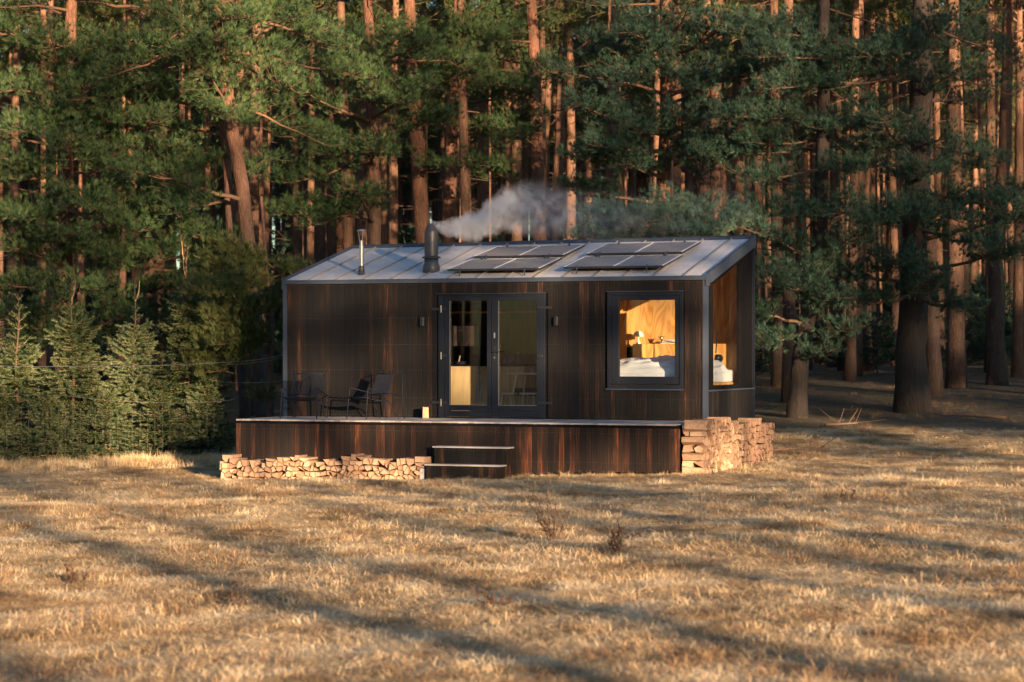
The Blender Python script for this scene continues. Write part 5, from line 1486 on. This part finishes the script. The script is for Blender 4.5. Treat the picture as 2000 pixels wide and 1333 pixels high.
# wire fence in front of the spruces
M['wire'] = plain('galvanised_wire', (.20, .20, .21), .5, .5, .05)
fe = empty('wire_fence', on_ground(300, 46.6)); tag(fe, 'thin wire fence strung from the cabin corner along the spruces', 'fence')
fo = np.array(fe.location)
def strand(pts, r=.0035, name='wire'):
    P = [w_at(px, py, Y) - fo for px, py, Y in pts]
    out = []
    for a, b in zip(P, P[1:]):
        for i in range(8):
            t = i / 8; out.append(a + (b - a) * t - UPV * .03 * 4 * t * (1 - t))
    out.append(P[-1]); MB().tube(out, r, 4, cap=False).build(name, M['wire'], fe)
strand([(-60, 710, 46.6), (120, 716, 46.6), (440, 708, 46.6), (557, 693, 44.5)], .0042); strand([(440, 713, 46.6), (557, 698, 44.5)], .0035)
strand([(-60, 762, 46.6), (120, 772, 46.6), (300, 786, 46.6), (440, 783, 46.6), (460, 776, 46.4)]); strand([(430, 746, 46.6), (557, 744, 44.5)], .0022)
for k in range(7): strand([(-60, 800 + 13 * k, 46.6), (200, 803 + 13 * k, 46.6), (430, 800 + 13 * k, 46.6)], .0010)
vm = MB()
for i in range(34):
    px = -60 + 14.5 * i; a, b = w_at(px, 798, 46.6) - fo, w_at(px, 884, 46.6) - fo
    vm.tube([a, b], .0008, 3, cap=False)
tag(vm.build('mesh_wire', M['wire'], fe), kind='stuff')
for px in (-40,): MB().tube([w_at(px, 700, 46.65) - fo, w_at(px, 905, 46.65) - fo], .03, 8).build('post', M['twig'], fe)

# ------------------------------------------------------------------ dead weeds in the meadow, sapling twigs by the skirt
def weed(seed, px, py, h, n, label, mat='weed', lean=0.0, spreadw=.35):
    rg = np.random.default_rng(seed)
    Y = 30.0
    for _ in range(30): z = float(ground_z((px - 1000) / F_PX * Y, Y)); Y = (CAM_Z - z) * F_PX / (py - YH)
    o = empty('dead_weed', on_ground(px, Y)); tag(o, label, 'weed', 'dead weeds in the meadow')
    for i in range(n):
        mb = MB()
        a = rg.uniform(0, 6.28); d = np.array([math.cos(a) * spreadw + lean, math.sin(a) * spreadw, 1.0]); hh = h * rg.uniform(.55, 1.05)
        q = np.array([rg.normal(0, .05), rg.normal(0, .05), -.02]); pts = [q]
        for s in range(4): d = d + rg.normal(0, .10, 3); pts.append(pts[-1] + d / np.linalg.norm(d) * hh / 4)
        mb.tube(pts, [.006, .0055, .005, .004, .003], 4, cap=False)
        for s in range(9):
            t = rg.uniform(.3, 1); k = min(3, int(t * 4)); p = pts[k] + (pts[k + 1] - pts[k]) * (t * 4 - k)
            e = p + (d / np.linalg.norm(d) * .7 + rg.normal(0, .5, 3)) * hh * rg.uniform(.10, .24)
            mb.tube([p, e], [.004, .0025], 3, cap=False)
            for w in range(3):
                c = p + (e - p) * rg.uniform(.4, 1.05); r = rg.normal(0, .007, (4, 3)); b = len(mb.v); mb.v += [tuple(c + x) for x in r]; mb.face((b, b + 1, b + 2)); mb.face((b + 1, b + 2, b + 3)); mb.face((b, b + 2, b + 3))
        mb.build('stem', M[mat], o)
M['weed'] = plain('dead_weed_stem', (.055, .030, .018), .9)
weed(1, 1085, 1062, .62, 11, 'tall dark dead weed clump in the middle of the meadow', lean=-.25)
weed(2, 1205, 1085, .34, 9, 'low dark dead weed clump right of the tallest weed')
weed(3, 963, 1190, .24, 10, 'dark rusty weed clump at the lower middle of the meadow', spreadw=.6)
weed(4, 146, 1145, .26, 9, 'small reddish weed clump on the left of the meadow')
weed(5, 1112, 925, .42, 3, 'thin bare sapling against the deck skirt right of the steps')
weed(6, 1295, 925, .25, 4, 'short bare stems against the right end of the deck skirt')
weed(7, 100, 890, .75, 4, 'dry stalks standing before the leftmost spruces')
weed(8, 205, 888, .85, 4, 'tall feathery dry stalks standing before the middle spruces')
weed(9, 1650, 978, .22, 4, 'small rusty weed on the right behind the light strip')
weed(10, 460, 1195, .42, 3, 'spindly bare weed stems left of the meadow centre')
weed(11, 1600, 1255, .40, 3, 'spindly bare weed stems at the lower right of the meadow')

def fallen(seed, px, Y, ln, az, label, r=.03):
    rg = np.random.default_rng(seed); c = on_ground(px, Y); P = []
    o = empty('fallen_branch', c); tag(o, label, 'branch', 'fallen branches on the forest edge')
    for i in range(7):
        t = i / 6 - .5; x, y = ln * t * math.cos(az) + rg.normal(0, .03), ln * t * math.sin(az) + rg.normal(0, .03)
        P.append(np.array([x, y, float(ground_z(c.x + x, c.y + y)) - c.z + r + .02]))
    MB().tube(P, [r * (1.1 - .1 * i) for i in range(7)], 7).build('stem', M['twig'], o, smooth=True)
    for i in range(6):
        q = P[2 + i % 5]; MB().tube([q, q + np.array([rg.normal(0, .25), rg.normal(0, .25), rg.uniform(.05, .35)])], [r * .35, .004], 5).build('twig', M['twig'], o)
fallen(1, 1560, 45.4, 1.25, .1, 'straight dark pole lying on the grass right of the log stack', .022)
fallen(2, 1645, 51.0, 1.1, .7, 'crooked branch lying on the slope left of the huge dark pine')
fallen(3, 1890, 53.0, 1.6, 2.6, 'long twiggy branch lying on the slope right of the huge dark pine', .035)
